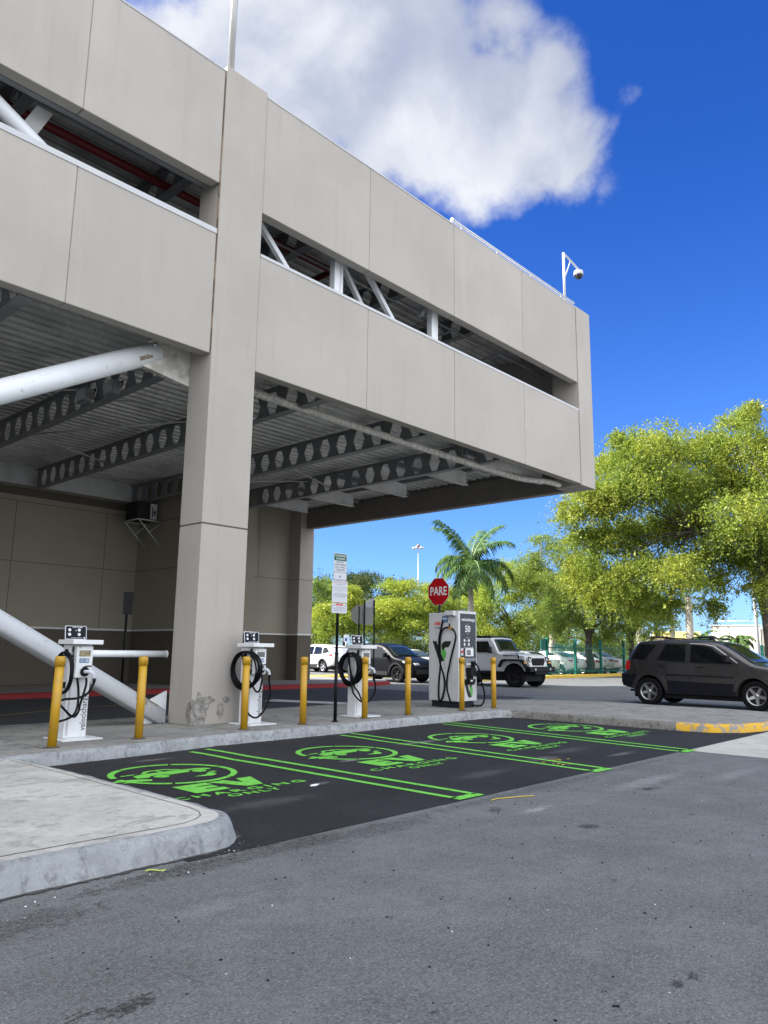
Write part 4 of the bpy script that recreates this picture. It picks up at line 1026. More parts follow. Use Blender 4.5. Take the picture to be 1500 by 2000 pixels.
loopb = [(.02, -.20, .55), (-.05, -.21, .52), (-.12, -.2, .60), (-.22, -.15, .80)]
charger((7.96, 10.25, .15), 'white charging pedestal standing against the square column', 'screen', (-.24, -.12, .86, .36, .30),
        [(.12, -.34, .55), (.13, -.33, .48), (.06, -.30, .25), (-.08, -.27, .12), (-.24, -.25, .20), (-.30, -.22, .42), (-.22, -.16, .60)], 5, 21)
loopb = [(.05, -.20, .55), (.0, -.20, .38), (-.08, -.22, .28), (-.18, -.20, .45), (-.26, -.15, .60)]
charger((10.40, 10.20, .15), 'white charging pedestal right of the tall sign post, rightmost of the three', 'screen', (-.26, -.05, .86, .26, .29),
        [(.13, -.34, .55), (.12, -.32, .42), (.04, -.28, .30), (-.10, -.26, .26), (-.25, -.20, .38), (-.30, -.15, .55)], 7, 31)


# ================================================================== CHARGING CABINET
CX, CY, CZ = 13.45, 10.13, .15
T = thing('charging_cabinet', 'tall white fast-charging cabinet with a dark grey front and a green and black leaf logo', 'ev charger', (CX, CY, CZ))
def cz(v): return v-CZ
bm = bmesh.new(); box(bm, .04, .58, .03, .78, .001, .135); bmobj('plinth', bm, 'plinth', T, bevel=.006)
bm = bmesh.new(); box(bm, .005, .655, .20, .84, .14, 2.05); body = bmobj('cabinet_body', bm, 'cabwhite', T, bevel=.012)
bm = bmesh.new(); box(bm, .0045, .0062, .79, .793, .16, 2.03); box(bm, .0045, .0062, .215, .218, .16, 2.03); box(bm, -.001, .0045, .24, .78, 2.012, 2.015); bmobj('door_seam', bm, 'silver', body)
bm = bmesh.new(); box(bm, -.004, .665, .0, .198, .14, 2.085); fr = bmobj('front_module', bm, 'cabwhite', T, bevel=.012)
bm = bmesh.new(); prism(bm, [(-.004, 1.96), (-.12, 1.99), (-.12, 2.085), (-.004, 2.085)], 'y', .06, .30); bmobj('cable_bracket', bm, 'cabwhite', T, bevel=.006)
Mfr = frame((0, -.0005, 0), (1, 0, 0), (0, 0, 1))
bm = bmesh.new(); flat(bm, rrect(.575, 1.13, .008, .345, 1.465), Mfr, .003); fp = bmobj('front_panel', bm, 'cabgrey', T)
bm = bmesh.new(); M2 = frame((0, -.0038, 0), (1, 0, 0), (0, 0, 1))
text_into(bm, 'velocicharge', .098, M2 @ Matrix.Translation((.35, 1.90, 0)), bold=.0016, depth=.001)
text_into(bm, '50', .20, M2 @ Matrix.Translation((.33, 1.69, 0)), bold=.004, depth=.001)
text_into(bm, 'UP TO', .022, M2 @ Matrix.Translation((.33, 1.80, 0)), depth=.001); text_into(bm, 'kW', .03, M2 @ Matrix.Translation((.33, 1.585, 0)), depth=.001)
text_into(bm, 'HOW TO USE?', .022, M2 @ Matrix.Translation((.33, 1.50, 0)), depth=.001)
for x, z in ((.21, 1.445), (.37, 1.445), (.21, 1.36), (.37, 1.36)): flat(bm, rrect(.055, .060, .02, x, z), M2, .001)
flat(bm, circ(.29, 1.435, .012, 12), M2, .001); flat(bm, rrect(.28, .006, .001, .33, 1.298), M2, .001); flat(bm, circ(.50, 1.298, .014, 12), M2, .001)
bmobj('panel_print', bm, 'txtwhite', fp)
bm = bmesh.new(); box(bm, .22, .50, -.035, -.004, 1.10, 1.275); sf = bmobj('screen_frame', bm, 'white', T, bevel=.008)
bm = bmesh.new(); flat(bm, [(.25, 1.13), (.40, 1.13), (.385, 1.245), (.25, 1.245)], frame((0, -.0355, 0), (1, 0, 0), (0, 0, 1)), .002); bmobj('screen', bm, 'screen', sf)
bm = bmesh.new(); lathe(bm, [(.03, -.004), (.03, -.02), (.02, -.024)], (.12, 0, 1.20), 'y', 18); bmobj('stop_button', bm, 'lred', T)
bm = bmesh.new(); flat(bm, rrect(.085, .16, .004, .12, 1.20), M2, .0015); bmobj('button_plate', bm, 'silver', T)
bm = bmesh.new(); box(bm, .22, .60, -.012, -.004, .80, 1.07); bmobj('holder_plate', bm, 'cablite', T, bevel=.004)
bm = bmesh.new(); box(bm, .24, .43, -.16, -.013, .68, .86); box(bm, .26, .40, -.10, -.02, .50, .68); box(bm, .42, .50, -.09, -.013, .76, 1.0); hd = bmobj('connector_holder', bm, 'black', T, bevel=.012)
bm = bmesh.new(); flat(bm, rrect(.075, .035, .004, .33, .58), frame((0, -.101, 0), (1, 0, 0), (0, 0, 1)), .001)
for x in (.30, .36, .42): flat(bm, circ(x, .935, .024, 14), frame((0, -.0125, 0), (1, 0, 0), (0, 0, 1)), .0015)
bmobj('holder_label', bm, 'txtwhite', hd)
def logo(M_, s, name='leaf_logo'):
    bm = bmesh.new()
    flat(bm, [(x*s, y*s) for x, y in ((-.47, .48), (-.20, .48), (.02, -.05), (.30, -.52), (.02, -.52), (-.10, -.38))], M_, .0012, 0)
    flat(bm, [(x*s, y*s) for x, y in ((.10, .28), (.20, .42), (.34, .48), (.72, .48), (.66, .30), (.54, .18), (.34, .16), (.16, -.02))], M_, .0012, 0)
    flat(bm, [(x*s, y*s) for x, y in ((.11, .20), (.17, .02), (.33, .12), (.36, .02), (.42, -.14), (.36, -.34), (.28, -.50), (.12, -.20))], M_, .0016, 1)
    return bmobj(name, bm, ['lblack', 'lgreen'], T)
logo(frame((.0035, .525, 1.215), (0, -1, 0), (0, 0, 1)), .44)
logo(frame((.35, -.0008, .42), (1, 0, 0), (0, 0, 1)), .39)
bm = bmesh.new(); Mleft = frame((.0038, 0, 0), (0, -1, 0), (0, 0, 1))
text_into(bm, 'ABB', .10, Mleft @ Matrix.Translation((-.59, 1.81, 0)), bold=.004, depth=.001, mi=0)
text_into(bm, 'VOLTIER', .052, Mleft @ Matrix.Translation((-.59, 1.715, 0)), bold=.002, depth=.001, mi=1, xscale=.85)
flat(bm, rrect(.12, .004, .001, -.59, 1.66), Mleft, .001, 2)
flat(bm, rrect(.012, .07, .002, -.395, .93), Mleft, .001, 1); flat(bm, rrect(.06, .010, .002, -.37, .85), Mleft, .001, 1); flat(bm, rrect(.10, .03, .002, -.44, .22), Mleft, .001, 2)
bmobj('side_print', bm, ['lred', 'ink', 'silver'], T)
bm = bmesh.new(); flat(bm, rrect(.165, .15, .004, -.375, 1.905), frame((.0036, 0, 0), (0, -1, 0), (0, 0, 1)), .0015, 0); flat(bm, rrect(.12, .03, .003, -.375, 1.92), frame((.0018, 0, 0), (0, -1, 0), (0, 0, 1)), .001, 1); bmobj('side_label', bm, ['lblue', 'signwhite'], T)
bm = bmesh.new(); lathe(bm, [(.035, 2.05), (.04, 2.06), (.04, 2.12), (.02, 2.13)], (.30, .45, 0), 'z', 12); box(bm, .22, .38, .42, .48, 2.05, 2.08); bmobj('antenna', bm, 'black', T)
def YZ(px, py): return (-.035, 10.973-(px-120)/325*.65-CY, 2.223-(py-540)/1225*1.937-CZ)
bm = bmesh.new(); pa = [YZ(*q) for q in ((335, 660), (325, 760), (305, 860), (287, 960), (285, 1200), (300, 1300), (340, 1420), (362, 1550), (345, 1700), (312, 1765), (282, 1700), (278, 1500), (290, 1300), (292, 1150), (296, 1000), (312, 880), (345, 795), (400, 762), (440, 765), (485, 810), (508, 890), (500, 980), (470, 1130), (430, 1320), (400, 1450), (388, 1580), (405, 1690), (440, 1790))]
pa = [(p[0]-.03*math.sin(i*.9), p[1], p[2]) for i, p in enumerate(pa)]; tube(bm, spline(pa, 5), .020, 8); bmobj('cable', bm, 'cable', T)
bm = bmesh.new(); p_ = YZ(440, 765); tube(bm, [(.0, p_[1], p_[2]), (-.06, p_[1], p_[2]), (-.065, p_[1], p_[2]+.09)], .014, 8); box(bm, -.06, -.01, p_[1]-.035, p_[1]+.03, p_[2]-.02, p_[2]+.02, 1); bmobj('cable_hook', bm, ['black', 'lampamber'], T)
bm = bmesh.new(); tube(bm, spline([(.36, -.11, .80), (.48, -.14, .76), (.60, -.12, .66), (.72, -.10, .50), (.80, -.10, .32), (.78, -.11, .16), (.68, -.12, .06), (.54, -.10, .04), (.46, -.02, .06)], 7), .020, 8)
tube(bm, spline([(.46, -.09, .98), (.56, -.12, .86), (.62, -.11, .74), (.64, -.02, .66)], 6), .016, 8)
tube(bm, [(.32, -.13, .82), (.43, -.15, .74), (.52, -.14, .62)], [.03, .028, .018], 10); bmobj('cable', bm, 'cable', T)


# ================================================================== SIGNS
T = thing('charging_sign', 'tall black post with a green-topped charging station sign above a white notice', 'sign', (9.272, 9.61, .15))
bm = bmesh.new(); tube(bm, [(0, 0, 0), (0, 0, 1.15)], .030, 14); tube(bm, [(0, 0, 1.15), (0, 0, 2.86)], .024, 14); lathe(bm, [(.034, 1.13), (.034, 1.16)], n=14); lathe(bm, [(.06, 0), (.06, .012), (.032, .02)], n=14); bmobj('post', bm, 'postblk', T)
Msg = frame((0.01, -.028, 0), Vector((math.cos(R(-4)), math.sin(R(-4)), 0)), (0, 0, 1))
bm = bmesh.new(); flat(bm, rrect(.305, .475, .03, 0, 2.645), Msg, .003); up_ = bmobj('upper_plate', bm, 'signwhite', T)
M3 = Msg @ Matrix.Translation((0, 0, .0032))
bm = bmesh.new(); flat(bm, rrect(.288, .122, .025, 0, 2.812), M3, .0008); bmobj('green_band', bm, 'signgreen', up_)
bm = bmesh.new(); M4 = Msg @ Matrix.Translation((0, 0, .0046))
text_into(bm, 'CHARGING', .050, M4 @ Matrix.Translation((0, 2.838, 0)), bold=.0005, depth=.0008); text_into(bm, 'STATION', .050, M4 @ Matrix.Translation((0, 2.784, 0)), bold=.0005, depth=.0008); bmobj('white_print', bm, 'txtwhite', up_)
bm = bmesh.new()
for i, s in enumerate(('ELECTRIC', 'CAR PARKING', 'ONLY WHILE', 'CHARGING')): text_into(bm, s, .040, M3 @ Matrix.Translation((0, 2.725-.045*i, 0)), bold=.0008, depth=.0008, mi=0)
for q in ((0, 2.557, .27, .004), (0, 2.541, .27, .003), (-.142, 2.60, .003, .36), (.142, 2.60, .003, .36), (0, 2.418, .26, .004)): flat(bm, rrect(q[2], q[3], min(q[2], q[3])*.4, q[0], q[1]), M3, .0008, 0)
flat(bm, [(-.022, 2.488), (-.008, 2.488), (.0, 2.466), (.008, 2.488), (.022, 2.488), (.005, 2.452), (-.005, 2.452)], M3, .0008, 0); bmobj('dark_print', bm, ['ink'], up_)
Mlo = frame((0.005, -.032, 0), Vector((math.cos(R(-4)), math.sin(R(-4)), 0)), (0, 0, 1))
bm = bmesh.new(); flat(bm, rrect(.345, .39, .012, 0, 2.205), Mlo, .003); lp = bmobj('middle_plate', bm, 'signwhite', T)
bm = bmesh.new(); M5 = Mlo @ Matrix.Translation((0, 0, .0032)); r2 = random.Random(5)
rows = [(2.378, .28, 1, .006), (2.362, .31, 1, .005), (2.335, .19, 0, .006), (2.288, .29, 2, .006), (2.268, .27, 2, .005), (2.246, .31, 2, .005), (2.226, .26, 2, .005), (2.204, .08, 2, .005), (2.168, .22, 0, .006), (2.148, .28, 0, .005), (2.128, .30, 0, .005), (2.108, .24, 2, .005)]
for z, w_, mi, h_ in rows:
    x = -w_/2
    while x < w_/2:
        l = r2.uniform(.012, .035); flat(bm, rrect(l, h_, .001, x+l/2, z), M5, .0008, mi); x += l+.006
flat(bm, rrect(.33, .007, .001, 0, 2.016), M5, .0008, 1); bmobj('fine_print', bm, ['ink', 'inkred', 'inkgrey'], lp)
bm = bmesh.new(); flat(bm, rrect(.345, .165, .008, 0, 1.917), Mlo, .003); lp2 = bmobj('lower_plate', bm, 'signwhite', T)
bm = bmesh.new(); flat(bm, rrect(.17, .024, .003, 0, 1.978), M5, .0012, 1)
for z, w_, mi in ((1.935, .18, 0), (1.915, .30, 0), (1.895, .24, 2), (1.878, .28, 0), (1.86, .05, 2)):
    x = -w_/2
    while x < w_/2:
        l = r2.uniform(.015, .04); flat(bm, rrect(l, .005, .001, x+l/2, z), M5, .0008, mi); x += l+.006
flat(bm, circ(-.135, 1.965, .015, 12), M5, .0008, 2); flat(bm, circ(.135, 1.965, .015, 12), M5, .0008, 2); bmobj('fine_print', bm, ['ink', 'lred', 'inkgrey'], lp2)

def octagon(w_): s = w_/2; k = s*math.tan(R(22.5)); return [(s, -k), (s, k), (k, s), (-k, s), (-s, k), (-s, -k), (-k, -s), (k, -s)]
T = thing('stop_sign', 'red octagonal stop sign reading PARE, on a post behind the charging cabinet', 'sign', (14.28, 11.32, .15))
bm = bmesh.new(); tube(bm, [(0, 0, 0), (0, 0, 2.86)], .030, 12); bmobj('post', bm, 'postgrn', T)
Mst = frame((-.036, 0, 2.605), Vector((-.04, -1, 0)), (0, 0, 1))
bm = bmesh.new(); flat(bm, octagon(.64), Mst, .003); pl = bmobj('plate', bm, 'signwhite', T)
bm = bmesh.new(); flat(bm, octagon(.625), Mst @ Matrix.Translation((0, 0, .0032)), .0012); bmobj('red_face', bm, 'signred', pl)
bm = bmesh.new(); text_into(bm, 'PARE', .285, Mst @ Matrix.Translation((0, .0, .005)), bold=.006, depth=.001, xscale=.80, spacing=1.02); bmobj('lettering', bm, 'txtwhite', pl)

T = thing('stop_sign', 'grey back of an octagonal sign beside two other posts, above the rightmost pedestal', 'sign', (22.15, 21.7, .15))
bm = bmesh.new(); tube(bm, [(0, 0, 0), (0, 0, 2.95)], .035, 10); bmobj('post', bm, 'postblk', T)
Mbk = frame((.02, -.05, 2.62), Vector((.68, -.73, 0)), (0, 0, 1))
bm = bmesh.new(); flat(bm, octagon(.76), Mbk, .004); bmobj('plate', bm, 'signback', T)
T = thing('sign_post', 'dark green sign post with a narrow grey plate, in front of the octagonal sign back', 'sign', (22.05, 21.3, .15))
bm = bmesh.new(); tube(bm, [(0, 0, 0), (0, 0, 3.2)], .035, 10); bmobj('post', bm, 'postgrn', T)
bm = bmesh.new(); flat(bm, rrect(.34, .70, .03, .20, 2.55), frame((0, .05, 0), Vector((.68, -.73, 0)), (0, 0, 1)), .004); bmobj('plate', bm, 'signback', T)
T = thing('sign_post', 'black sign post with a tilted white plate seen nearly edge-on, beside the octagonal sign back', 'sign', (22.62, 21.3, .15))
bm = bmesh.new(); tube(bm, [(0, 0, 0), (0, 0, 3.2)], .028, 10); bmobj('post', bm, 'postblk', T)
bm = bmesh.new(); flat(bm, [(-.38, 2.55), (0.0, 2.60), (0.02, 3.32), (-.36, 3.12)], frame((0, .04, 0), Vector((.80, -.6, 0)), (0, 0, 1)), .004); bmobj('plate', bm, 'signwhite', T)
T = thing('parking_sign', 'small white disabled-parking sign with a blue symbol, above the white cars', 'sign', (33.73, 34.15, 0))
bm = bmesh.new(); tube(bm, [(0, 0, 0), (0, 0, 2.3)], .03, 8); bmobj('post', bm, 'pole', T)
Mp = frame((-.03, -.03, 2.05), Vector((.68, -.73, 0)), (0, 0, 1))
bm = bmesh.new(); flat(bm, rrect(.30, .45, .03), Mp, .004); q = bmobj('plate', bm, 'signwhite', T)
bm = bmesh.new(); flat(bm, rrect(.15, .19, .01, 0, -.06), Mp @ Matrix.Translation((0, 0, .0045)), .001); bmobj('blue_symbol', bm, 'iblue', q)
T = thing('sign_post', 'dark narrow sign on a thin post in front of the shaded back wall', 'sign', (10.80, 19.6, 0))
bm = bmesh.new(); tube(bm, [(0, 0, 0), (0, 0, 2.85)], .032, 10); bmobj('post', bm, 'postblk', T)
bm = bmesh.new(); flat(bm, rrect(.26, .62, .02, 0, 2.55), frame((.0, -.04, 0), Vector((.9, -.3, 0)), (0, 0, 1)), .004); bmobj('plate', bm, 'plasticgrey', T)


# ================================================================== VEHICLES
def chaikin(pts, flags, n=2):
    """corner cutting on an open/closed profile; flags True = keep the point sharp"""
    for _ in range(n):
        o, f2 = [], []
        N = len(pts)
        for i in range(N):
            a, b, c = Vector(pts[i-1]), Vector(pts[i]), Vector(pts[(i+1) % N])
            if flags[i]: o.append(tuple(b)); f2.append(True)
            else: o += [tuple(a.lerp(b, .78)), tuple(b.lerp(c, .22))]; f2 += [False, False]
        pts, flags = o, f2
    return pts


class Car:
    """x forward, y left, z up, ground at 0. top: roof-line points from the tail over the roof to the nose; wheels (xr, xf, r)"""
    def __init__(s, name, label, group, top, W_, belt, roofz, xr, xf, wr, sill, paint, tumble=.17, plan=.10, arch=None, bulge=.10, trim='plasticgrey', loc=(0, 0, 0), rz=0., smooth=2):
        s.T = thing(name, label, {'parked_car': 'car'}.get(name, name.replace('_', ' ')), loc, rz, group)
        s.W, s.belt, s.roofz, s.tum, s.plan, s.bul = W_, belt, roofz, tumble, plan, bulge
        s.L0, s.L1 = min(p[0] for p in top), max(p[0] for p in top); s.paint = paint; s.wr = wr; s.xs = (xr, xf)
        ar = arch or wr+.07; s.ar = ar
        pts = list(top); fl = [False]*len(top); fl[0] = fl[-1] = True
        def addarc(cx):
            a0 = math.asin(max(-1, min(1, (sill-wr)/ar)))
            for i in range(15):
                a = a0+(math.pi-2*a0)*i/14; pts.append((cx+ar*math.cos(a), wr+ar*math.sin(a))); fl.append(True)
        addarc(xf); addarc(xr)
        out = chaikin(pts, fl, smooth)
        # resample long edges
        d = []
        for i in range(len(out)):
            a, b = Vector(out[i]), Vector(out[(i+1) % len(out)]); k = max(1, int((b-a).length/.12))
            if (b-a).length < 1e-4: continue
            for j in range(k): d.append(a.lerp(b, j/k))
        N = len(d)
        area = sum(d[i].x*d[(i+1) % N].y-d[(i+1) % N].x*d[i].y for i in range(N)); sg = 1 if area > 0 else -1
        nr = []
        for i in range(N):
            e1 = (d[i]-d[i-1]); e2 = (d[(i+1) % N]-d[i])
            n1 = Vector((-e1.y, e1.x)).normalized()*sg; n2 = Vector((-e2.y, e2.x)).normalized()*sg; q = (n1+n2)
            q = q.normalized() if q.length > 1e-6 else n1; nr.append(q/max(.6, q.dot(n1)))
        low = [p.y < wr+ar+.02 and (abs(p.x-xf) < ar+.02 or abs(p.x-xr) < ar+.02) or p.y < sill+.02 for p in d]
        bm = bmesh.new()
        prof = [(0, .065), (.014, .034), (.04, .012), (.085, 0)]
        sides = []
        for sd in (-1, 1):
            rings = []
            for off, yr in prof:
                rg = []
                for i in range(N):
                    o_ = off*(.35 if low[i] else 1); y_ = yr*(.30 if low[i] else 1); p = d[i]+nr[i]*o_
                    rg.append(bm.verts.new((p.x, sd*(s.w(p.x, p.y)-y_), p.y)))
                rings.append(rg)
            for k in range(3):
                for i in range(N):
                    q = (rings[k][i], rings[k][(i+1) % N], rings[k+1][(i+1) % N], rings[k+1][i]); f = bm.faces.new(q if sd*sg < 0 else q[::-1]); f.smooth = True
            # interior
            b2 = bmesh.new(); vs = [b2.verts.new((v.co.x, 0, v.co.z)) for v in rings[3]]; b2.faces.new(vs); bmesh.ops.triangulate(b2, faces=b2.faces[:])
            z = .3
            while z < s.roofz: bmesh.ops.bisect_plane(b2, geom=b2.verts[:]+b2.edges[:]+b2.faces[:], plane_co=(0, 0, z), plane_no=(0, 0, 1)); z += .11
            x = s.L0+.3
            while x < s.L1: bmesh.ops.bisect_plane(b2, geom=b2.verts[:]+b2.edges[:]+b2.faces[:], plane_co=(x, 0, 0), plane_no=(1, 0, 0)); x += .3
            mp = {}
            for v in b2.verts: mp[v] = bm.verts.new((v.co.x, sd*s.w(v.co.x, v.co.z), v.co.z))
            for f in b2.faces:
                nf = bm.faces.new([mp[v] for v in f.verts]); nf.smooth = True; nf.normal_update()
            b2.free(); sides.append(rings[0])
        M_ = 10; prev = sides[0]
        for m_ in range(1, M_+1):
            if m_ == M_: cur = sides[1]
            else:
                cur = []
                for i in range(N):
                    a, b = sides[0][i].co, sides[1][i].co; cur.append(bm.verts.new(a.lerp(b, m_/M_)))
            for i in range(N):
                q = (prev[i], prev[(i+1) % N], cur[(i+1) % N], cur[i]); f = bm.faces.new(q); f.smooth = True
                if low[i] and low[(i+1) % N]: f.material_index = 1
            prev = cur
        bmesh.ops.remove_doubles(bm, verts=bm.verts, dist=.0008)
        bmesh.ops.recalc_face_normals(bm, faces=bm.faces)
        for v in bm.verts: v.co = s.warp(v.co)
        s.body = bmobj('body', bm, [paint, 'under'], s.T)
        s.trim = trim

    def w(s, x, z):
        h = s.W/2
        t_ = max(0., z-s.belt); h -= s.tum*(t_/max(.01, s.roofz-s.belt))**1.1
        h -= .035*max(0., (s.belt*.62-z))/.3*.5
        u = (x-(s.L0+s.L1)/2)/((s.L1-s.L0)/2); h -= s.plan*max(0., abs(u)-.55)**2/.2025
        return max(.05, h)

    def warp(s, p):
        u = (p.x-(s.L0+s.L1)/2)/((s.L1-s.L0)/2); yy = (p.y/(s.W/2))**2
        q = Vector(p); q.x -= s.bul*yy*max(0, abs(u)-.35)/.65*(1 if u > 0 else -1)
        if p.z > s.belt*.8: q.z -= .035*yy*min(1, (p.z-s.belt*.8)/.3)
        return q

    def side(s, name, poly, mat, off=.005, sides=(-1, 1), th=.006, parent=None, cuts=(.12, .3)):
        """panel following the flank"""
        for sd in sides:
            b = bmesh.new(); b.faces.new([b.verts.new((x, 0, z)) for x, z in poly]); bmesh.ops.triangulate(b, faces=b.faces[:])
            zs = [p[1] for p in poly]; xs = [p[0] for p in poly]
            z = min(zs)+cuts[0]
            while z < max(zs): bmesh.ops.bisect_plane(b, geom=b.verts[:]+b.edges[:]+b.faces[:], plane_co=(0, 0, z), plane_no=(0, 0, 1)); z += cuts[0]
            x = min(xs)+cuts[1]
            while x < max(xs): bmesh.ops.bisect_plane(b, geom=b.verts[:]+b.edges[:]+b.faces[:], plane_co=(x, 0, 0), plane_no=(1, 0, 0)); x += cuts[1]
            for v in b.verts: v.co = s.warp(Vector((v.co.x, sd*(s.w(v.co.x, v.co.z)+off-th), v.co.z)))
            ex = bmesh.ops.extrude_face_region(b, geom=b.faces[:]); vs = [e for e in ex['geom'] if isinstance(e, bmesh.types.BMVert)]
            bmesh.ops.translate(b, vec=(0, sd*th, 0), verts=vs); bmesh.ops.recalc_face_normals(b, faces=b.faces)
            o = bmobj(name, b, mat, parent or s.T)
        return o

    def across(s, name, p0, p1, k0, k1, mat, off=.006, parent=None, n=8, y0=-1, y1=1, th=.004, m=4):
        """plate across the car on the segment p0-p1 of the profile; k = half width factors"""
        b = bmesh.new(); P0, P1 = Vector(p0), Vector(p1); d = (P1-P0); nn = Vector((-d.y, d.x)).normalized()
        if nn.y < 0 and abs(nn.y) > .2: nn = -nn
        if abs(nn.y) <= .2 and nn.x*(P0.x-(s.L0+s.L1)/2) < 0: nn = -nn
        g = []
        for i in range(m+1):
            q = P0+d*i/m+nn*off; k = k0+(k1-k0)*i/m; row = []
            for j in range(n+1):
                y = (y0+(y1-y0)*j/n)*k*s.w(q.x, q.y); row.append(b.verts.new(s.warp(Vector((q.x, y, q.y)))))
            g.append(row)
        for i in range(m):
            for j in range(n):
                f = b.faces.new((g[i][j], g[i][j+1], g[i+1][j+1], g[i+1][j])); f.smooth = True
        ex = bmesh.ops.extrude_face_region(b, geom=b.faces[:]); vs = [e for e in ex['geom'] if isinstance(e, bmesh.types.BMVert)]
        bmesh.ops.translate(b, vec=(nn.x*th, 0, nn.y*th), verts=vs); bmesh.ops.recalc_face_normals(b, faces=b.faces)
        return bmobj(name, b, mat, parent or s.T)

    def wheels(s, width=.22, rimmat='rim', spokes=5, rr=.62, double=False, steer=0.):
        r = s.wr
        b = bmesh.new(); w_ = width/2
        lathe(b, [(r*rr, -w_*.80), (r*.80, -w_), (r*.93, -w_*.98), (r*.985, -w_*.80), (r, -w_*.5), (r, w_*.5), (r*.985, w_*.80), (r*.93, w_*.98), (r*.80, w_), (r*rr, w_*.8)], (0, 0, 0), 'y', 32, cap=False)
        tm = bpy.data.meshes.new('wheel'); b.to_mesh(tm); b.free(); tm.materials.append(MAT['tyre'])
        def rim_mesh(sd):
            b = bmesh.new(); R_ = r*rr
            ring = []
            for a_, yy in ((R_*1.0, w_*.86), (R_*.93, w_*.84), (R_*.90, w_*.35)):
                ring.append([b.verts.new((a_*math.cos(6.2832*j/28), sd*yy, a_*math.sin(6.2832*j/28))) for j in range(28)])
            for i in range(2):
                for j in range(28): b.faces.new((ring[i][j], ring[i][(j+1) % 28], ring[i+1][(j+1) % 28], ring[i+1][j])).smooth = True
            f = b.faces.new([b.verts.new((R_*.91*math.cos(6.2832*j/28), sd*w_*.35, R_*.91*math.sin(6.2832*j/28))) for j in range(28)]); f.material_index = 1
            for k in range(spokes):
                for dd_ in ((-.11, .11) if double else (0,)):
                    a = 6.2832*k/spokes+.3+dd_; ca_, sa = math.cos(a), math.sin(a); ww = R_*(.075 if double else .15)
                    P = []
                    for (q, e, yy) in ((R_*.15, 1.15, .62), (R_*.93, .85, .80)):
                        for t_ in (-1, 1): P.append((q*ca_-t_*ww*e*sa, q*sa+t_*ww*e*ca_, yy))
                    top_ = [b.verts.new((x, sd*w_*yy, z)) for x, z, yy in (P[0], P[1], P[3], P[2])]; bot = [b.verts.new((x, sd*w_*(yy-.25), z)) for x, z, yy in (P[0], P[1], P[3], P[2])]
                    b.faces.new(top_)
                    for i in range(4): b.faces.new((top_[i], top_[(i+1) % 4], bot[(i+1) % 4], bot[i]))
            hub = [(R_*.24, sd*w_*.55), (R_*.22, sd*w_*.78), (R_*.10, sd*w_*.82)]; lathe(b, hub, (0, 0, 0), 'y', 16)
            bmesh.ops.recalc_face_normals(b, faces=b.faces)
            me = bpy.data.meshes.new('rim'); b.to_mesh(me); b.free(); me.materials.append(MAT[rimmat]); me.materials.append(MAT['under']); return me
        rims = {-1: rim_mesh(-1), 1: rim_mesh(1)}
        for x in s.xs:
            for sd in (-1, 1):
                o = bpy.data.objects.new('wheel', tm); COL.objects.link(o); o.parent = s.T; o.location = (x, sd*(s.w(x, s.belt*.8)-w_-.015), r)
                if x == s.xs[1]: o.rotation_euler = (0, 0, steer)
                q = bpy.data.objects.new('rim', rims[sd]); COL.objects.link(q); q.parent = o; q.rotation_euler = (0, .4*x, 0)
        b = bmesh.new(); box(b, s.xs[0]-.5, s.xs[1]+.4, -s.W*.36, s.W*.36, r*.55, r*1.6); bmobj('underside', b, 'under', s.T)

    def mirror(s, x, z, mat, sz=(.10, .22, .15)):
        for sd in (-1, 1):
            b = bmesh.new(); y = s.w(x, z); box(b, x-sz[0], x+.02, min(sd*(y+.03), sd*(y+.03+sz[1])), max(sd*(y+.03), sd*(y+.03+sz[1])), z-.03, z+sz[2]); box(b, x-.04, x, min(sd*(y-.04), sd*(y+.05)), max(sd*(y-.04), sd*(y+.05)), z-.03, z+.02)
            bmobj('mirror', b, mat, s.T, bevel=.03, seg=3)

    def handle(s, x, z, mat, sides=(-1, 1)):
        for sd in sides:
            b = bmesh.new(); y = s.w(x, z); tube(b, [(x-.09, sd*(y+.002), z), (x-.075, sd*(y+.03), z+.004), (x+.075, sd*(y+.03), z+.004), (x+.09, sd*(y+.002), z)], .013, 6); bmobj('door_handle', b, mat, s.T)


def seam(c, pts, w_=.007):
    """thin dark door gap along a line on the flank"""
    for i in range(len(pts)-1):
        a, b = Vector(pts[i]), Vector(pts[i+1]); n = Vector((-(b-a).y, (b-a).x)).normalized()*w_/2
        yield [tuple(a-n), tuple(b-n), tuple(b+n), tuple(a+n)]


def seams(c, lines, mat='under', off=.0035, sides=(-1, 1)):
    for sd in sides:
        bm = bmesh.new()
        for ln in lines:
            L_ = dense(ln, .12)
            for q in seam(c, L_):
                v = [bm.verts.new(c.warp(Vector((x, sd*(c.w(x, z)+off), z)))) for x, z in q]
                f = bm.faces.new(v if sd < 0 else v[::-1])
        o = bmobj('door_gap', bm, mat, c.T)


# ---- graphite SUV, heading -Y, its right flank toward the camera
top = [(-1.84, .40), (-2.16, .47), (-2.28, .60), (-2.29, .82), (-2.21, .86), (-2.17, .92), (-2.11, 1.20), (-1.95, 1.46), (-1.80, 1.66), (-1.70, 1.715), (-1.2, 1.745), (-.4, 1.75), (.10, 1.735), (.42, 1.69), (.62, 1.60), (1.30, 1.165), (1.42, 1.13), (1.75, 1.09), (2.02, 1.02), (2.14, .93), (2.17, .80), (2.24, .74), (2.24, .50), (2.12, .40), (1.86, .36)]
c = Car('suv', 'graphite grey SUV with roof bars, parked on the road beyond the yellow kerb', None, top, 1.80, 1.16, 1.75, -1.443, 1.29, .365, .33, 'suv', tumble=.15, plan=.055, loc=(21.25, 7.5, 0), rz=R(-90), trim='suvtrim')
c.side('rear_quarter_window', [(-1.98, 1.245), (-1.55, 1.235), (-1.22, 1.63), (-1.70, 1.645)], 'glass')
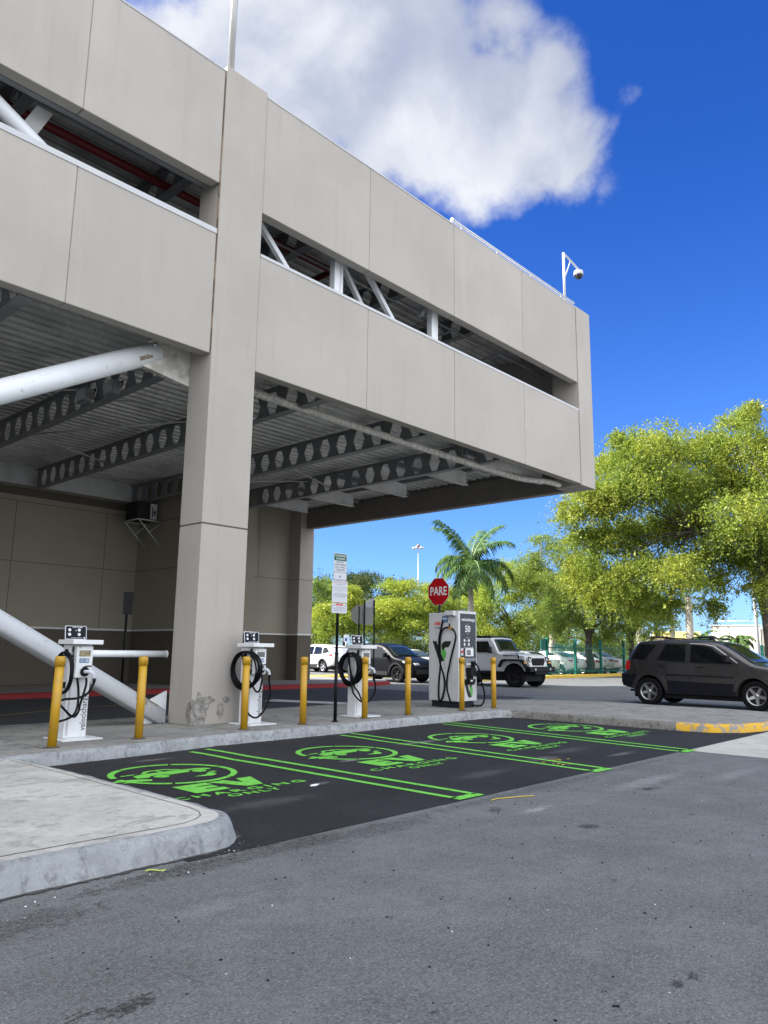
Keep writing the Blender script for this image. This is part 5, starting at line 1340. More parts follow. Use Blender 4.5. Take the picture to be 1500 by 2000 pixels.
c.side('rear_door_window', [(-1.20, 1.225), (-.41, 1.19), (-.41, 1.635), (-.94, 1.640)], 'glass')
c.side('front_door_window', [(-.27, 1.18), (.80, 1.165), (.66, 1.27), (.22, 1.575), (.0, 1.61), (-.27, 1.63)], 'glass')
c.side('side_cladding', [(-.93, .36), (.82, .34), (.80, .63), (-.92, .67)], 'suvtrim', off=.018, th=.016)  # cladding enlarged; its dark colour paints the ground reflection on the lower doors
c.side('rub_strip', [(-.93, .80), (.78, .78), (.80, .815), (-.92, .84)], 'suvtrim', off=.016, th=.014)
def arch_ring(c, cx, w0, w1, mat, off=.022, a0=8, a1=172):
    poly = [(cx+(c.ar+w1)*math.cos(R(a)), c.wr+(c.ar+w1)*math.sin(R(a))) for a in range(a0, a1+1, 10)]+[(cx+(c.ar+w0)*math.cos(R(a)), c.wr+(c.ar+w0)*math.sin(R(a))) for a in range(a1, a0-1, -10)]
    c.side('wheel_arch', poly, mat, off=off, th=off-.002)
arch_ring(c, -1.443, .0, .11, 'suv', a0=2, a1=178); arch_ring(c, 1.29, .0, .11, 'suv')
c.side('rear_bumper', [(-2.27, .50), (-1.94, .42), (-1.90, .60), (-1.93, .80), (-2.27, .82)], 'suvtrim', off=.014, th=.012)
c.across('rear_bumper', (-2.29, .56), (-2.29, .81), .98, .98, 'suvtrim', off=.012)
c.across('front_bumper', (2.245, .48), (2.245, .73), .98, .98, 'suvtrim', off=.010)
c.side('tail_light', [(-2.19, .93), (-2.05, .93), (-2.02, 1.05), (-2.02, 1.20), (-2.12, 1.20)], 'lampred', off=.008)
c.side('headlight', [(1.98, .84), (2.14, .82), (2.12, .96), (1.95, 1.0)], 'lampclear', off=.008)
c.across('grille', (2.175, .80), (2.15, .93), .60, .60, 'black', off=.006)
c.across('windscreen', (.52, 1.655), (1.28, 1.19), .86, .93, 'wsglass', off=.008, m=6)
c.across('rear_window', (-2.06, 1.25), (-1.84, 1.62), .90, .84, 'glass', off=.008)
c.mirror(.72, 1.20, 'black'); c.handle(-.02, 1.035, 'black'); c.handle(-1.02, 1.05, 'suvtrim')
seams(c, [[(-1.30, 1.66), (-1.28, 1.25), (-.98, .95), (-.92, .45)], [(-.34, 1.66), (-.34, .36)], [(.90, 1.20), (.86, .80), (.80, .36)], [(-1.9, 1.20), (.88, 1.15)], [(-.9, .36), (.8, .345)]])
c.side('window_trim', [(-.30, 1.655), (.06, 1.640), (.30, 1.59), (.90, 1.185), (.93, 1.19), (.33, 1.62), (.08, 1.665), (-.30, 1.675)], 'silver', off=.007)
for sd in (-1, 1):
    bm = bmesh.new(); yy = sd*.60
    tube(bm, spline([(-1.55, yy, 1.735), (-1.50, yy, 1.79), (-1.2, yy, 1.80), (-.95, yy, 1.79), (-.88, yy, 1.745)], 4), .016, 8)
    tube(bm, spline([(.30, yy, 1.72), (.22, yy, 1.785), (-.05, yy, 1.80), (-.25, yy, 1.80), (-.32, yy, 1.75)], 4), .016, 8)
    tube(bm, [(-1.5, yy, 1.762), (.25, yy, 1.762)], .012, 6); bmobj('roof_rail', bm, 'black', c.T)
bm = bmesh.new()
for x in (-1.35, -.10): tube(bm, spline([(x, -.62, 1.79), (x, -.5, 1.83), (x, .5, 1.83), (x, .62, 1.79)], 4), .016, 6)
bmobj('roof_crossbar', bm, 'black', c.T)
bm = bmesh.new(); tube(bm, [(-2.15, -.45, .36), (-1.9, -.45, .36)], .03, 8); bmobj('exhaust', bm, 'rimdark', c.T)
c.wheels(.23, 'rim', 5, .64)

# ---- pale grey off-roader, heading -Y
top = [(-2.10, .62), (-2.22, .66), (-2.24, .90), (-2.24, 1.22), (-2.17, 1.70), (-2.12, 1.90), (-1.9, 1.95), (.30, 1.955), (.42, 1.93), (.47, 1.88), (.80, 1.37), (.88, 1.335), (1.9, 1.285), (2.02, 1.25), (2.08, 1.16), (2.08, .74), (2.02, .62)]
jy = 16.7+1.52
c = Car('off_roader', 'pale grey boxy off-roader with black grille and bonnet lettering, right of the charging cabinet', None, top, 1.64, 1.30, 1.95, -1.45, 1.52, .43, .60, 'jeep', tumble=.07, plan=.02, arch=.50, bulge=.03, loc=(26.55, jy, 0), rz=R(-90), smooth=1)
c.side('front_door_window', [(-.42, 1.36), (.52, 1.345), (.50, 1.42), (.28, 1.80), (-.42, 1.80)], 'glass')
c.side('rear_door_window', [(-1.25, 1.36), (-.55, 1.36), (-.55, 1.80), (-1.25, 1.80)], 'glass')
c.side('rear_quarter_window', [(-2.10, 1.36), (-1.38, 1.36), (-1.38, 1.80), (-2.04, 1.80)], 'glass')
bm = bmesh.new(); box(bm, -2.14, .40, -.74, .74, 1.90, 1.995); bmobj('hard_top', bm, 'black', c.T, bevel=.03, seg=3)
c.across('windscreen', (.49, 1.86), (.80, 1.39), .84, .92, 'wsglass', off=.012, m=5)
bm = bmesh.new(); tube(bm, [(.82, -.30, 1.39), (.74, .10, 1.46)], .012, 5); tube(bm, [(.82, .05, 1.39), (.74, .45, 1.46)], .012, 5); bmobj('wiper', bm, 'black', c.T)
# fenders, sills, bumper
for sd in (-1, 1):
    for cx in (-1.45, 1.52):
        bm = bmesh.new(); P = [(cx-.66, .78), (cx-.52, 1.02), (cx-.40, 1.08), (cx+.40, 1.08), (cx+.54, 1.00), (cx+.66, .80)]
        Q = [(cx+.60, .76), (cx+.48, .95), (cx+.37, 1.02), (cx-.37, 1.02), (cx-.47, .97), (cx-.60, .76)]
        y0, y1 = (.80, 1.0); prism(bm, P+Q, 'y', sd*y0, sd*y1); bmobj('fender', bm, 'black', c.T, bevel=.015)
    bm = bmesh.new(); box(bm, -.85, .92, sd*.83-.05, sd*.83+.05, .50, .60); bmobj('rock_rail', bm, 'black', c.T, bevel=.02)
bm = bmesh.new(); box(bm, 2.10, 2.34, -.93, .93, .60, .80); box(bm, 2.06, 2.30, -.50, .50, .50, .60); bmobj('front_bumper', bm, 'black', c.T, bevel=.03, seg=3)
bm = bmesh.new()
for y in (-.55, .55): lathe(bm, [(.05, 2.34), (.05, 2.352), (.03, 2.356)], (0, y, .70), 'x', 14)
bmobj('fog_light', bm, 'lampclear', c.T)
bm = bmesh.new(); box(bm, -2.42, -2.24, -.85, .85, .55, .78); bmobj('rear_bumper', bm, 'black', c.T, bevel=.03)
Mg = frame((2.085, 0, 0), (0, 1, 0), (0, 0, 1))
bm = bmesh.new(); flat(bm, [(-.73, 1.22), (.73, 1.22), (.78, 1.10), (.66, .90), (.60, .80), (-.60, .80), (-.66, .90), (-.78, 1.10)], Mg, .03); bmobj('grille_surround', bm, 'white', c.T, bevel=.01)
Mg2 = frame((2.117, 0, 0), (0, 1, 0), (0, 0, 1))
bm = bmesh.new(); flat(bm, [(-.44, 1.13), (.44, 1.13), (.50, 1.02), (.40, .845), (-.40, .845), (-.50, 1.02)], Mg2, .008); bmobj('grille', bm, 'black', c.T)
bm = bmesh.new()
for k in range(9): box(bm, 2.126, 2.131, -.40+.1*k-.006, -.40+.1*k+.006, .87, 1.11)
bmobj('grille_bar', bm, 'black', c.T)
for sd in (-1, 1):
    bm = bmesh.new(); flat(bm, [(sd*.50, 1.16), (sd*.72, 1.19), (sd*.76, 1.09), (sd*.66, .96), (sd*.55, 1.02)], Mg2, .012); h_ = bmobj('headlight', bm, 'black', c.T)
    bm = bmesh.new(); flat(bm, circ(sd*.635, 1.075, .062, 16), frame((2.130, 0, 0), (0, 1, 0), (0, 0, 1)), .006); bmobj('lamp', bm, 'lampclear', h_)
    bm = bmesh.new(); box(bm, 2.06, 2.10, sd*.90-.09, sd*.90+.09, .90, .98); bmobj('side_light', bm, 'lampamber', c.T)
    bm = bmesh.new(); tube(bm, [(.85, sd*.78, 1.40), (.70, sd*.80, 1.43), (.55, sd*.80, 1.40)], .0, 3) if False else box(bm, 1.70, 1.76, sd*.80-.02, sd*.80+.03, 1.10, 1.22); bmobj('hood_latch', bm, 'black', c.T)
bm = bmesh.new(); text_into(bm, 'WRANGLER', .135, Matrix.Translation((1.38, -.80, 1.232)) @ Matrix.Rotation(R(-3), 4, 'Y') @ Matrix.Rotation(R(90), 4, 'X') @ Matrix.Translation((0, 0, .024)), bold=.004, depth=.002, slant=.12)
bmobj('hood_lettering', bm, 'lblack', c.T)
c.mirror(.50, 1.36, 'black', (.10, .20, .20)); c.handle(-.33, 1.17, 'black'); c.handle(-1.15, 1.17, 'black')
seams(c, [[(.52, 1.90), (.62, 1.34), (.60, .62)], [(-.48, 1.88), (-.48, .62)], [(-1.31, 1.88), (-1.31, 1.10), (-1.0, .8), (-.95, .62)], [(.62, 1.30), (2.0, 1.20)], [(-2.1, 1.31), (.60, 1.31)]], off=.004)
bm = bmesh.new(); box(bm, .95, 1.15, -.835, -.82, .98, 1.06); bmobj('side_vent', bm, 'black', c.T)
bm = bmesh.new(); lathe(bm, [(.42, -2.50), (.42, -2.26)], (0, 0, 1.15), 'x', 24); bmobj('spare_wheel', bm, 'tyre', c.T)
c.wheels(.30, 'rimdark', 6, .56)
for o in c.T.children:
    if o.name.startswith('wheel') and not o.name.startswith('wheel_arch'): o.location.y *= 1.09

# ---- modern crossovers (black and white)
XTOP = [(-1.85, .38), (-2.20, .45), (-2.30, .62), (-2.30, .92), (-2.18, 1.08), (-2.02, 1.38), (-1.80, 1.56), (-1.3, 1.635), (-.5, 1.68), (.0, 1.67), (.35, 1.61), (.62, 1.50), (1.22, 1.10), (1.45, 1.05), (2.0, .95), (2.22, .84), (2.30, .66), (2.30, .42), (2.15, .30), (1.85, .27)]
def crossover(name, label, loc, rz, paint, group=None, rimm='rim', glass='glass', detail=True):
    c = Car(name, label, group, XTOP, 1.84, 1.05, 1.68, -1.34, 1.33, .355, .30, paint, tumble=.22, plan=.16, bulge=.18, loc=loc, rz=rz)
    c.side('rear_quarter_window', [(-1.92, 1.22), (-1.35, 1.13), (-1.22, 1.50), (-1.62, 1.50)], glass); c.side('rear_door_window', [(-1.28, 1.12), (-.42, 1.08), (-.42, 1.56), (-1.12, 1.52)], glass)
    c.side('front_door_window', [(-.35, 1.075), (.92, 1.06), (.80, 1.18), (.32, 1.50), (.05, 1.55), (-.35, 1.56)], glass)
    c.across('windscreen', (.50, 1.56), (1.20, 1.125), .84, .92, 'lightglass' if paint != 'carblack' else 'wsglass', off=.01, m=6)
    c.across('rear_window', (-1.88, 1.50), (-2.10, 1.20), .80, .88, 'glass', off=.01)
    c.side('side_cladding', [(-.80, .32), (.78, .30), (.80, .46), (-.82, .50)], 'plasticgrey', off=.014, th=.012)
    arch_ring(c, -1.34, 0, .06, 'plasticgrey', off=.014); arch_ring(c, 1.33, 0, .06, 'plasticgrey', off=.014)
    c.side('tail_light', [(-2.22, .98), (-1.90, 1.02), (-1.95, 1.12), (-2.15, 1.12)], 'lampred', off=.01)
    c.side('headlight', [(1.72, .86), (2.16, .74), (2.18, .80), (1.98, .90), (1.74, .95)], 'lampclear', off=.01)
    c.across('front_bumper', (2.30, .36), (2.31, .56), .9, .9, 'plasticgrey', off=.008); c.across('grille', (2.305, .62), (2.26, .76), .72, .72, 'black', off=.008)
    c.across('headlight', (2.27, .74), (2.21, .83), .95, .95, 'lampclear', off=.012, y0=-1, y1=-.62, n=3); c.across('headlight', (2.27, .74), (2.21, .83), .95, .95, 'lampclear', off=.012, y0=.62, y1=1, n=3)
    c.across('rear_bumper', (-2.30, .48), (-2.31, .66), .92, .92, 'plasticgrey', off=.008)
    c.mirror(.80, 1.09, 'black' if paint != 'carblack' else paint); c.handle(-.22, .93, paint); c.handle(-1.1, .95, paint)
    seams(c, [[(-1.30, 1.52), (-1.28, 1.12), (-1.0, .84), (-.86, .50)], [(-.385, 1.6), (-.385, .33)], [(1.0, 1.08), (.93, .8), (.90, .34)]])
    c.wheels(.23, rimm, 5, .66, double=True); return c
c = crossover('crossover', 'black crossover behind the rightmost charging pedestal, its bonnet toward the road', (25.75, 23.35, 0), R(-90), 'carblack', rimm='rimdark')
crossover('crossover', 'white crossover between the building pillar and the black crossover', (32.6, 35.2, 0), R(86), 'carwhite', rimm='rim')

STOP = [(-1.95, .36), (-2.25, .44), (-2.32, .62), (-2.32, .88), (-2.25, 1.00), (-1.75, 1.06), (-1.55, 1.10), (-.95, 1.38), (-.55, 1.445), (.0, 1.45), (.35, 1.38), (1.10, .99), (1.35, .94), (1.95, .82), (2.22, .72), (2.30, .58), (2.28, .36), (2.1, .28), (1.8, .25)]
def sedan(label, loc, rz, paint, group):
    c = Car('parked_car', label, group, STOP, 1.78, .95, 1.45, -1.35, 1.35, .32, .28, paint, tumble=.22, plan=.15, bulge=.18, loc=loc, rz=rz)
    c.side('side_window', [(-1.35, 1.02), (.85, .96), (.30, 1.32), (-.1, 1.37), (-.75, 1.34)], 'glass'); c.across('windscreen', (.40, 1.37), (1.08, 1.02), .82, .90, 'lightglass', off=.01)
    c.across('rear_window', (-.92, 1.37), (-1.50, 1.13), .80, .88, 'lightglass', off=.01)
    c.side('tail_light', [(-2.28, .84), (-1.95, .90), (-1.95, .98), (-2.24, .98)], 'lampred', off=.01)
    c.across('tail_light', (-2.325, .78), (-2.30, .92), .97, .97, 'lampred', off=.012, y0=-1, y1=-.55, n=3); c.across('tail_light', (-2.325, .78), (-2.30, .92), .97, .97, 'lampred', off=.012, y0=.55, y1=1, n=3)
    c.side('headlight', [(1.80, .72), (2.20, .62), (2.18, .72), (1.85, .82)], 'lampclear', off=.01); c.across('grille', (2.29, .44), (2.27, .60), .6, .6, 'black', off=.01)
    c.mirror(.72, 1.0, paint, (.08, .16, .11)); seams(c, [[(-.35, 1.36), (-.33, .33)], [(.92, .95), (.86, .33)], [(-1.1, 1.0), (-.95, .6), (-.85, .33)]])
    c.wheels(.20, 'rim', 5, .62); return c
LG = 'cars in the far parking lot'
s0 = sedan('white sedan behind the teal fence, its tail just left of the second fence post', (41.8, 24.6, 0), R(88), 'carwhite', LG)
lot = [((44.8, 24.9, 0), R(91), 'white sedan behind the teal fence, its tail in the middle of the second panel'), ((38.9, 24.8, 0), R(90), 'white sedan behind the teal fence, its tail beside the leftmost fence post'),
       ((47.7, 25.0, 0), R(90), 'white sedan behind the teal fence, its tail next to the rear of the graphite SUV'), ((37.0, 42.0, 0), R(95), 'white sedan beyond the white crossover, right beside the building pillar'),
       ((34.6, 29.6, 0), R(-88), 'white sedan just right of the bonnet of the black crossover'), ((36.9, 36.3, 0), R(-90), 'white sedan in the row behind the black crossover'),
       ((39.6, 36.0, 0), R(-90), 'white sedan behind the charging cabinet, below the lime tree')]
for p, rz, lab in lot: copy_tree(s0.T, p, rz, lab)
s1 = sedan('dark blue sedan showing its roof above the bonnet of the pale grey off-roader', (35.6, 24.6, 0), R(100), 'carblue', LG)
copy_tree(s1.T, (33.9, 34.0, 0), R(-90), 'dark sedan roof between the black crossover and the white cars')


# ================================================================== TEAL FENCE
T = thing('fence', 'teal picket fence with square posts behind the yellow kerb, white cars showing through it', 'fence', (36.3, 21.45, .15))
px = [0, 3.05, 6.1, 9.15, 12.2, 15.25]
for x in px:
    bm = bmesh.new(); box(bm, x-.07, x+.07, -.07, .07, 0, 1.92); prism(bm, [(x-.08, 1.92), (x+.08, 1.92), (x, 1.99)], 'y', -.08, .08); bmobj('post', bm, 'fence', T)
for a, b in zip(px[:-1], px[1:]):
    bm = bmesh.new(); n = 21
    for i in range(1, n):
        x = a+(b-a)*i/n; box(bm, x-.009, x+.009, -.009, .009, .08, 1.70)
    for z in (.16, 1.45): box(bm, a+.07, b-.07, -.022, .022, z, z+.05)
    bmobj('picket_panel', bm, 'fence', T)
bm = bmesh.new(); box(bm, -.62, -.07, -.02, .02, 1.35, 1.90); bmobj('notice_board', bm, 'fence', T)
T = thing('fence', 'short far run of teal fence at the right edge, before the shop windows', 'fence', (56.0, 20.2, 0))
for x in (0, 2.2, 4.4, 6.6):
    bm = bmesh.new(); box(bm, x-.09, x+.09, -.09-.55*x, .09-.55*x, 0, 1.95); lathe(bm, [(.10, 1.95), (.12, 2.0), (.08, 2.1), (.02, 2.14)], (x, -.55*x, 0), n=8); bmobj('post', bm, 'fence', T)
bm = bmesh.new()
for i in range(60):
    x = 6.6*i/60; y = -.55*x; box(bm, x-.012, x+.012, y-.012, y+.012, .1, 1.6)
for z in (.2, 1.4):
    v = [bm.verts.new(p) for p in ((0, .02, z), (6.6, -3.61, z), (6.6, -3.61, z+.05), (0, .02, z+.05))]; bm.faces.new(v)
bmobj('picket_panel', bm, 'fence', T)


# ================================================================== TREES
def leaf_mesh(name, C, size, rng, droop=.25, aspect=.5):
    """C (n,3) leaf centres -> one diamond-shaped leaf each"""
    n = len(C); d = rng.normal(size=(n, 3)); d[:, 2] = d[:, 2]*.6-droop; d /= np.linalg.norm(d, axis=1)[:, None]
    e = rng.normal(size=(n, 3)); e -= d*(e*d).sum(1)[:, None]; e /= np.linalg.norm(e, axis=1)[:, None]
    s = size*rng.uniform(.5, 1.0, n)[:, None]*(1+.9*(rng.random(n) < .18))[:, None]
    V = np.stack([C-d*s*.5, C+e*s*aspect*.5-d*s*.05, C+d*s*.5, C-e*s*aspect*.5-d*s*.05], 1).reshape(-1, 3)
    return mesh_np(name, V, np.arange(4*n).reshape(n, 4))


def tree(name, label, base, trunk_h, trunk_r, lobes, leafm, bark, count, leaf=.16, seed=1, droop=.3, hang=.0, group=None, flatz=.75, lean=(0, 0), sub=.30, ncl=9, cat='tree', limbs=True, gapy=1.):
    """lobes: (x,y,z,r) world; leaves sit in small clumps spread through every lobe"""
    rng = np.random.default_rng(seed); base = Vector(base); T = thing(name, label, cat, base, 0, group)
    bm = bmesh.new(); top = Vector((lean[0], lean[1], trunk_h)); k = 6
    tp = [Vector((0, 0, -.1)).lerp(top, i/k)+Vector((rng.normal()*.04, rng.normal()*.04, 0))*(1 if 0 < i < k else 0) for i in range(k+1)]
    tube(bm, tp, [trunk_r*(1.25-.5*i/k) for i in range(k+1)], 10)
    if limbs:
        pts_ = [Vector((x, y, z))-base for x, y, z, r in lobes]; rs_ = [l[3] for l in lobes]
        nm = max(3, min(8, len(pts_)//4)); hubs = []
        for j in range(nm):
            a_ = 6.283*j/nm+rng.normal()*.3; sel = [p for p in pts_ if math.cos(math.atan2(p.y-top.y, p.x-top.x)-a_) > .5] or pts_
            cpt = sum(sel, Vector((0, 0, 0)))/len(sel); hb = top.lerp(cpt, .55)+Vector((rng.normal()*.2, rng.normal()*.2, .3)); hubs.append(hb)
            tube(bm, spline([top, top.lerp(hb, .5)+Vector((0, 0, .25)), hb], 4), [trunk_r*q for q in (.62, .56, .5, .45, .42, .38, .34, .30, .26)], 7)
        for P, r in zip(pts_, rs_):
            if rng.random() < (.55 if len(pts_) > 20 else .2): continue
            st = min(hubs, key=lambda h: (h-P).length); mid = st.lerp(P, .5)+Vector((rng.normal()*.2, rng.normal()*.2, .1*(P-st).length)); L_ = spline([st, mid, P], 4); rr = trunk_r*.17
            tube(bm, L_, [rr*(1-.85*i/(len(L_)-1)) for i in range(len(L_))], 5)
            for q in range(3):
                e = P+Vector(rng.normal(size=3))*r*.5; s_ = L_[int(len(L_)*.6)]; tube(bm, [s_, s_.lerp(e, .5)+Vector((0, 0, .1*r)), e], [rr*.35, rr*.22, rr*.06], 4)
    bmobj('trunk', bm, bark, T)
    vol = sum(l[3]**2 for l in lobes); P = []
    for x, y, z, r in lobes:
        nc = ncl+int(3*r); m = max(20, int(count*r*r/vol/nc))
        for q in range(nc):
            u = rng.normal(size=3); u /= np.linalg.norm(u); rad = r*rng.uniform(.25, 1.05); cc = np.array((x, y, z))+u*rad*np.array((1, 1, flatz)); sr = r*sub*rng.uniform(.7, 1.3)
            mm = int(m*rng.uniform(.5, 1.5)*gapy); hd_ = np.array((u[0], u[1], 0.))+rng.normal(size=3)*.35; hd_[2] = 0; hd_ /= max(.2, np.linalg.norm(hd_))
            ntw = max(3, mm//26)
            for q2 in range(ntw):
                dd_ = hd_+np.array((rng.normal(), rng.normal(), 0))*.75; dd_ /= np.linalg.norm(dd_); Lt = sr*rng.uniform(1.0, 3.3); tt = rng.random(max(4, int(mm*.72/ntw)))[:, None]; o2 = cc+rng.normal(size=3)*sr*np.array((.5, .5, .4))
                P.append(o2+dd_*tt*Lt+np.array((0, 0, 1.))*(.35*Lt*tt-(.45+droop)*Lt*tt*tt)+rng.normal(size=(len(tt), 3))*leaf*.55)
            mm = int(mm*.28); g_ = rng.normal(size=(mm, 3))*sr*np.array((.80, .80, .50)); g_[:, 2] += .3*sr-np.abs(g_[:, :2]).sum(1)*.40; P.append(cc+g_)
            if hang > 0 and rng.random() < .75:
                for h in range(rng.integers(2, 5)):
                    o_ = cc+np.array((rng.normal()*sr*.7, rng.normal()*sr*.7, -.1*sr)); L_ = hang*rng.uniform(.4, 1.3); kk = int(L_/leaf*3.2)
                    tt = np.sort(rng.random(kk))[:, None]; P.append(o_+np.array((rng.normal()*.12, rng.normal()*.12, -1))*tt*L_+rng.normal(size=(kk, 3))*leaf*.42)
    C = np.concatenate(P)-np.array(base)
    link('crown', leaf_mesh('crown', C, leaf, rng, droop), leafm, T)
    return T


def jit(lobes, s, seed):
    r2 = random.Random(seed); o = []
    for x, y, z, r in lobes:
        k = 1+r2.uniform(-s, s)/40; o.append((x*k, y*k, 1.36+(z-1.36)*k, r))
    return o


BIG = [(35.06, 19.25, 8.57, 0.80), (35.56, 18.31, 9.61, 1.10), (36.04, 17.34, 11.19, 1.0), (36.34, 16.73, 12.38, 0.70), (36.68, 15.95, 11.63, 1.25), (37.17, 14.79, 12.07, 1.1), (37.58, 13.69, 11.43, 1.3), (37.98, 12.55, 11.85, 1.1), (38.28, 11.61, 12.79, 0.8), (38.45, 11.04, 13.24, 0.6), (38.57, 10.6, 11.62, 1.25), (38.84, 9.58, 10.99, 1.5), (35.9, 17.65, 9.04, 1.3), (36.45, 16.48, 9.78, 1.4), (37.04, 15.11, 9.96, 1.5), (37.55, 13.78, 9.6, 1.5), (38.02, 12.44, 10.01, 1.5), (38.42, 11.14, 9.89, 1.5), (38.75, 9.91, 9.27, 1.6), (39.05, 8.68, 9.15, 1.6), (35.52, 18.39, 7.2, 1.1), (36.09, 17.25, 7.42, 1.3), (36.71, 15.89, 7.63, 1.4), (37.26, 14.55, 7.57, 1.4), (37.83, 13.0, 7.74, 1.5), (38.25, 11.7, 7.91, 1.5), (38.61, 10.46, 7.33, 1.5), (38.96, 9.04, 7.0, 1.6), (35.38, 18.66, 5.62, 1.0), (35.95, 17.54, 5.6, 1.1), (36.57, 16.2, 5.57, 1.2), (37.13, 14.87, 5.53, 1.2), (38.02, 12.44, 6.2, 1.1), (38.34, 11.41, 5.8, 1.0), (38.74, 9.98, 5.6, 1.2), (35.59, 18.25, 4.31, 0.7), (36.24, 16.93, 4.3, 0.8), (37.77, 13.17, 4.9, 0.75), (37.78, 13.13, 3.7, 0.55), (36.6, 16.1, 4.0, .9), (37.0, 15.2, 3.9, .85), (38.4, 11.3, 4.6, .6), (37.49, 13.96, 6.26, 1.0)]
tree('weeping_tree', 'large weeping yellow-green tree overhanging the road at the right edge, behind the graphite SUV', (38.6, 10.9, 0), 6.2, .26, jit(BIG, 2.6, 4), 'leafA', 'bark', 330000, .118, 3, droop=.6, hang=1.25, lean=(-.3, .1), sub=.40, ncl=13)
def ellip(c, rx, rz, n, r, seed, ry=None):
    rg = random.Random(seed); o = []; rt = Vector((.678, -.735, 0)); fd = Vector((.735, .678, 0))
    for i in range(n):
        a = rg.uniform(0, 6.283); q = math.sqrt(rg.uniform(.05, 1)); d = rg.uniform(-1, 1)*(ry or rx*.7)*math.sqrt(max(0, 1-q*q*.8))
        p = Vector(c)+rt*(math.cos(a)*q*rx)+fd*d; o.append((p.x, p.y, c[2]+math.sin(a)*q*rz, r*rg.uniform(.75, 1.2)))
    return o
G_ = 'trees around the far parking lot'
tree('shade_tree', 'dark dense shade tree behind the tall charging sign, the farthest crown on the left', (60.6, 59.6, 0), 4.2, .5, ellip((60.6, 59.6, 7.3), 5.0, 2.6, 34, 1.5, 3), 'leafC', 'bark', 60000, .20, 5, group=G_, sub=.40)
tree('shade_tree', 'olive green tree left of the charging sign, next to the building pillar', (37.6, 40.4, 0), 2.4, .2, ellip((37.6, 40.4, 3.9), 1.7, 2.0, 16, .8, 5)+ellip((35.3, 42.8, 4.4), 1.6, 1.5, 10, .8, 6), 'leafD', 'bark', 46000, .125, 6, group=G_, droop=.5, sub=.42)
tree('weeping_tree', 'small weeping lime tree below the charging sign plates, above the white crossover', (35.6, 36.2, 0), 2.0, .14, ellip((35.4, 36.0, 3.45), 1.75, 1.2, 18, .62, 7)+ellip((35.3, 35.8, 4.7), .8, .6, 5, .5, 8), 'leafB', 'bark', 42000, .105, 7, group=G_, droop=.6, hang=.8, sub=.42)
tree('lime_tree', 'broad bright lime tree in horizontal layers, between the sign backs and the red stop sign', (41.5, 36.1, 0), 2.2, .22, ellip((41.5, 36.1, 4.1), 3.1, 2.0, 34, .95, 9), 'leafB', 'bark', 90000, .11, 8, group=G_, droop=.1, flatz=.42, sub=.40)
tree('lime_tree', 'yellow-green tree directly behind the red stop sign and the palm trunk', (48.2, 35.8, 0), 2.0, .2, ellip((48.2, 35.8, 4.5), 3.6, 2.4, 34, 1.0, 10), 'leafA', 'bark', 60000, .125, 9, group=G_, droop=.3, flatz=.6, sub=.40)
tree('lime_tree', 'lime tree right of the palm trunk, above the windscreen of the off-roader', (45.9, 29.7, 0), 2.4, .2, ellip((45.9, 29.7, 4.8), 3.0, 2.9, 36, .95, 11), 'leafB', 'bark', 80000, .11, 10, group=G_, droop=.45, hang=.6, sub=.40)
tree('airy_tree', 'taller airy tree with grey branches, between the palm and the large weeping tree', (44.9, 26.2, 0), 3.4, .2, ellip((44.9, 26.2, 6.0), 2.5, 3.1, 30, .9, 12), 'leafD', 'palebark', 64000, .105, 11, group=G_, droop=.35, sub=.36, ncl=10)
tree('airy_tree', 'thin-crowned tree over the left end of the teal fence, in front of the weeping crown', (43.0, 22.5, 0), 2.2, .24, ellip((43.0, 22.5, 4.1), 2.6, 2.1, 28, .8, 13), 'leafD', 'bark', 46000, .105, 12, group=G_, droop=.4, hang=.5, sub=.36)
tree('airy_tree', 'thin-crowned tree over the middle of the teal fence, left of the fan palms', (46.3, 21.3, 0), 2.0, .2, ellip((46.3, 21.3, 3.8), 2.2, 2.0, 24, .7, 14), 'leafD', 'bark', 34000, .10, 13, group=G_, droop=.4, sub=.38)
tree('shade_tree', 'low dark tree line beyond the lot, behind the yellow-green trees', (60, 46, 0), 2.0, .3, ellip((60, 46, 2.9), 9.5, 1.7, 40, 1.5, 15, 3), 'leafC', 'bark', 18000, .26, 14, group=G_, sub=.5)
tree('shade_tree', 'green tree line beyond the teal fence, behind the thin-crowned trees', (56, 28.8, 0), 1.6, .2, ellip((56, 28.8, 2.7), 4.6, 1.9, 34, 1.2, 35, 2), 'leafD', 'bark', 26000, .15, 24, group=G_, sub=.5)
tree('shade_tree', 'low dark shrubs under the lime tree behind the black crossover', (47.5, 40.8, 0), .6, .12, ellip((47.5, 40.8, 1.2), 4.2, .8, 26, .75, 16, 1.2), 'leafC', 'bark', 12000, .16, 15, group=G_, sub=.5, limbs=False, cat='shrub')
tree('shade_tree', 'distant tree line right of the fan palms, before the mall', (95, 42, 0), 1.2, .2, ellip((95, 42, 2.2), 9, 1.0, 26, 1.1, 26, 2), 'leafD', 'bark', 8000, .22, 25, group=G_, sub=.5, limbs=False)
tree('hedge', 'trimmed green hedge at the right edge, above the bonnet of the graphite SUV', (48.6, 14.0, 0), .3, .05, [(46.2+i*.55, 15.8-i*.62, .75+.08*(i % 3), .62) for i in range(9)], 'leafD', 'bark', 12000, .11, 17, sub=.5, limbs=False, cat='hedge')


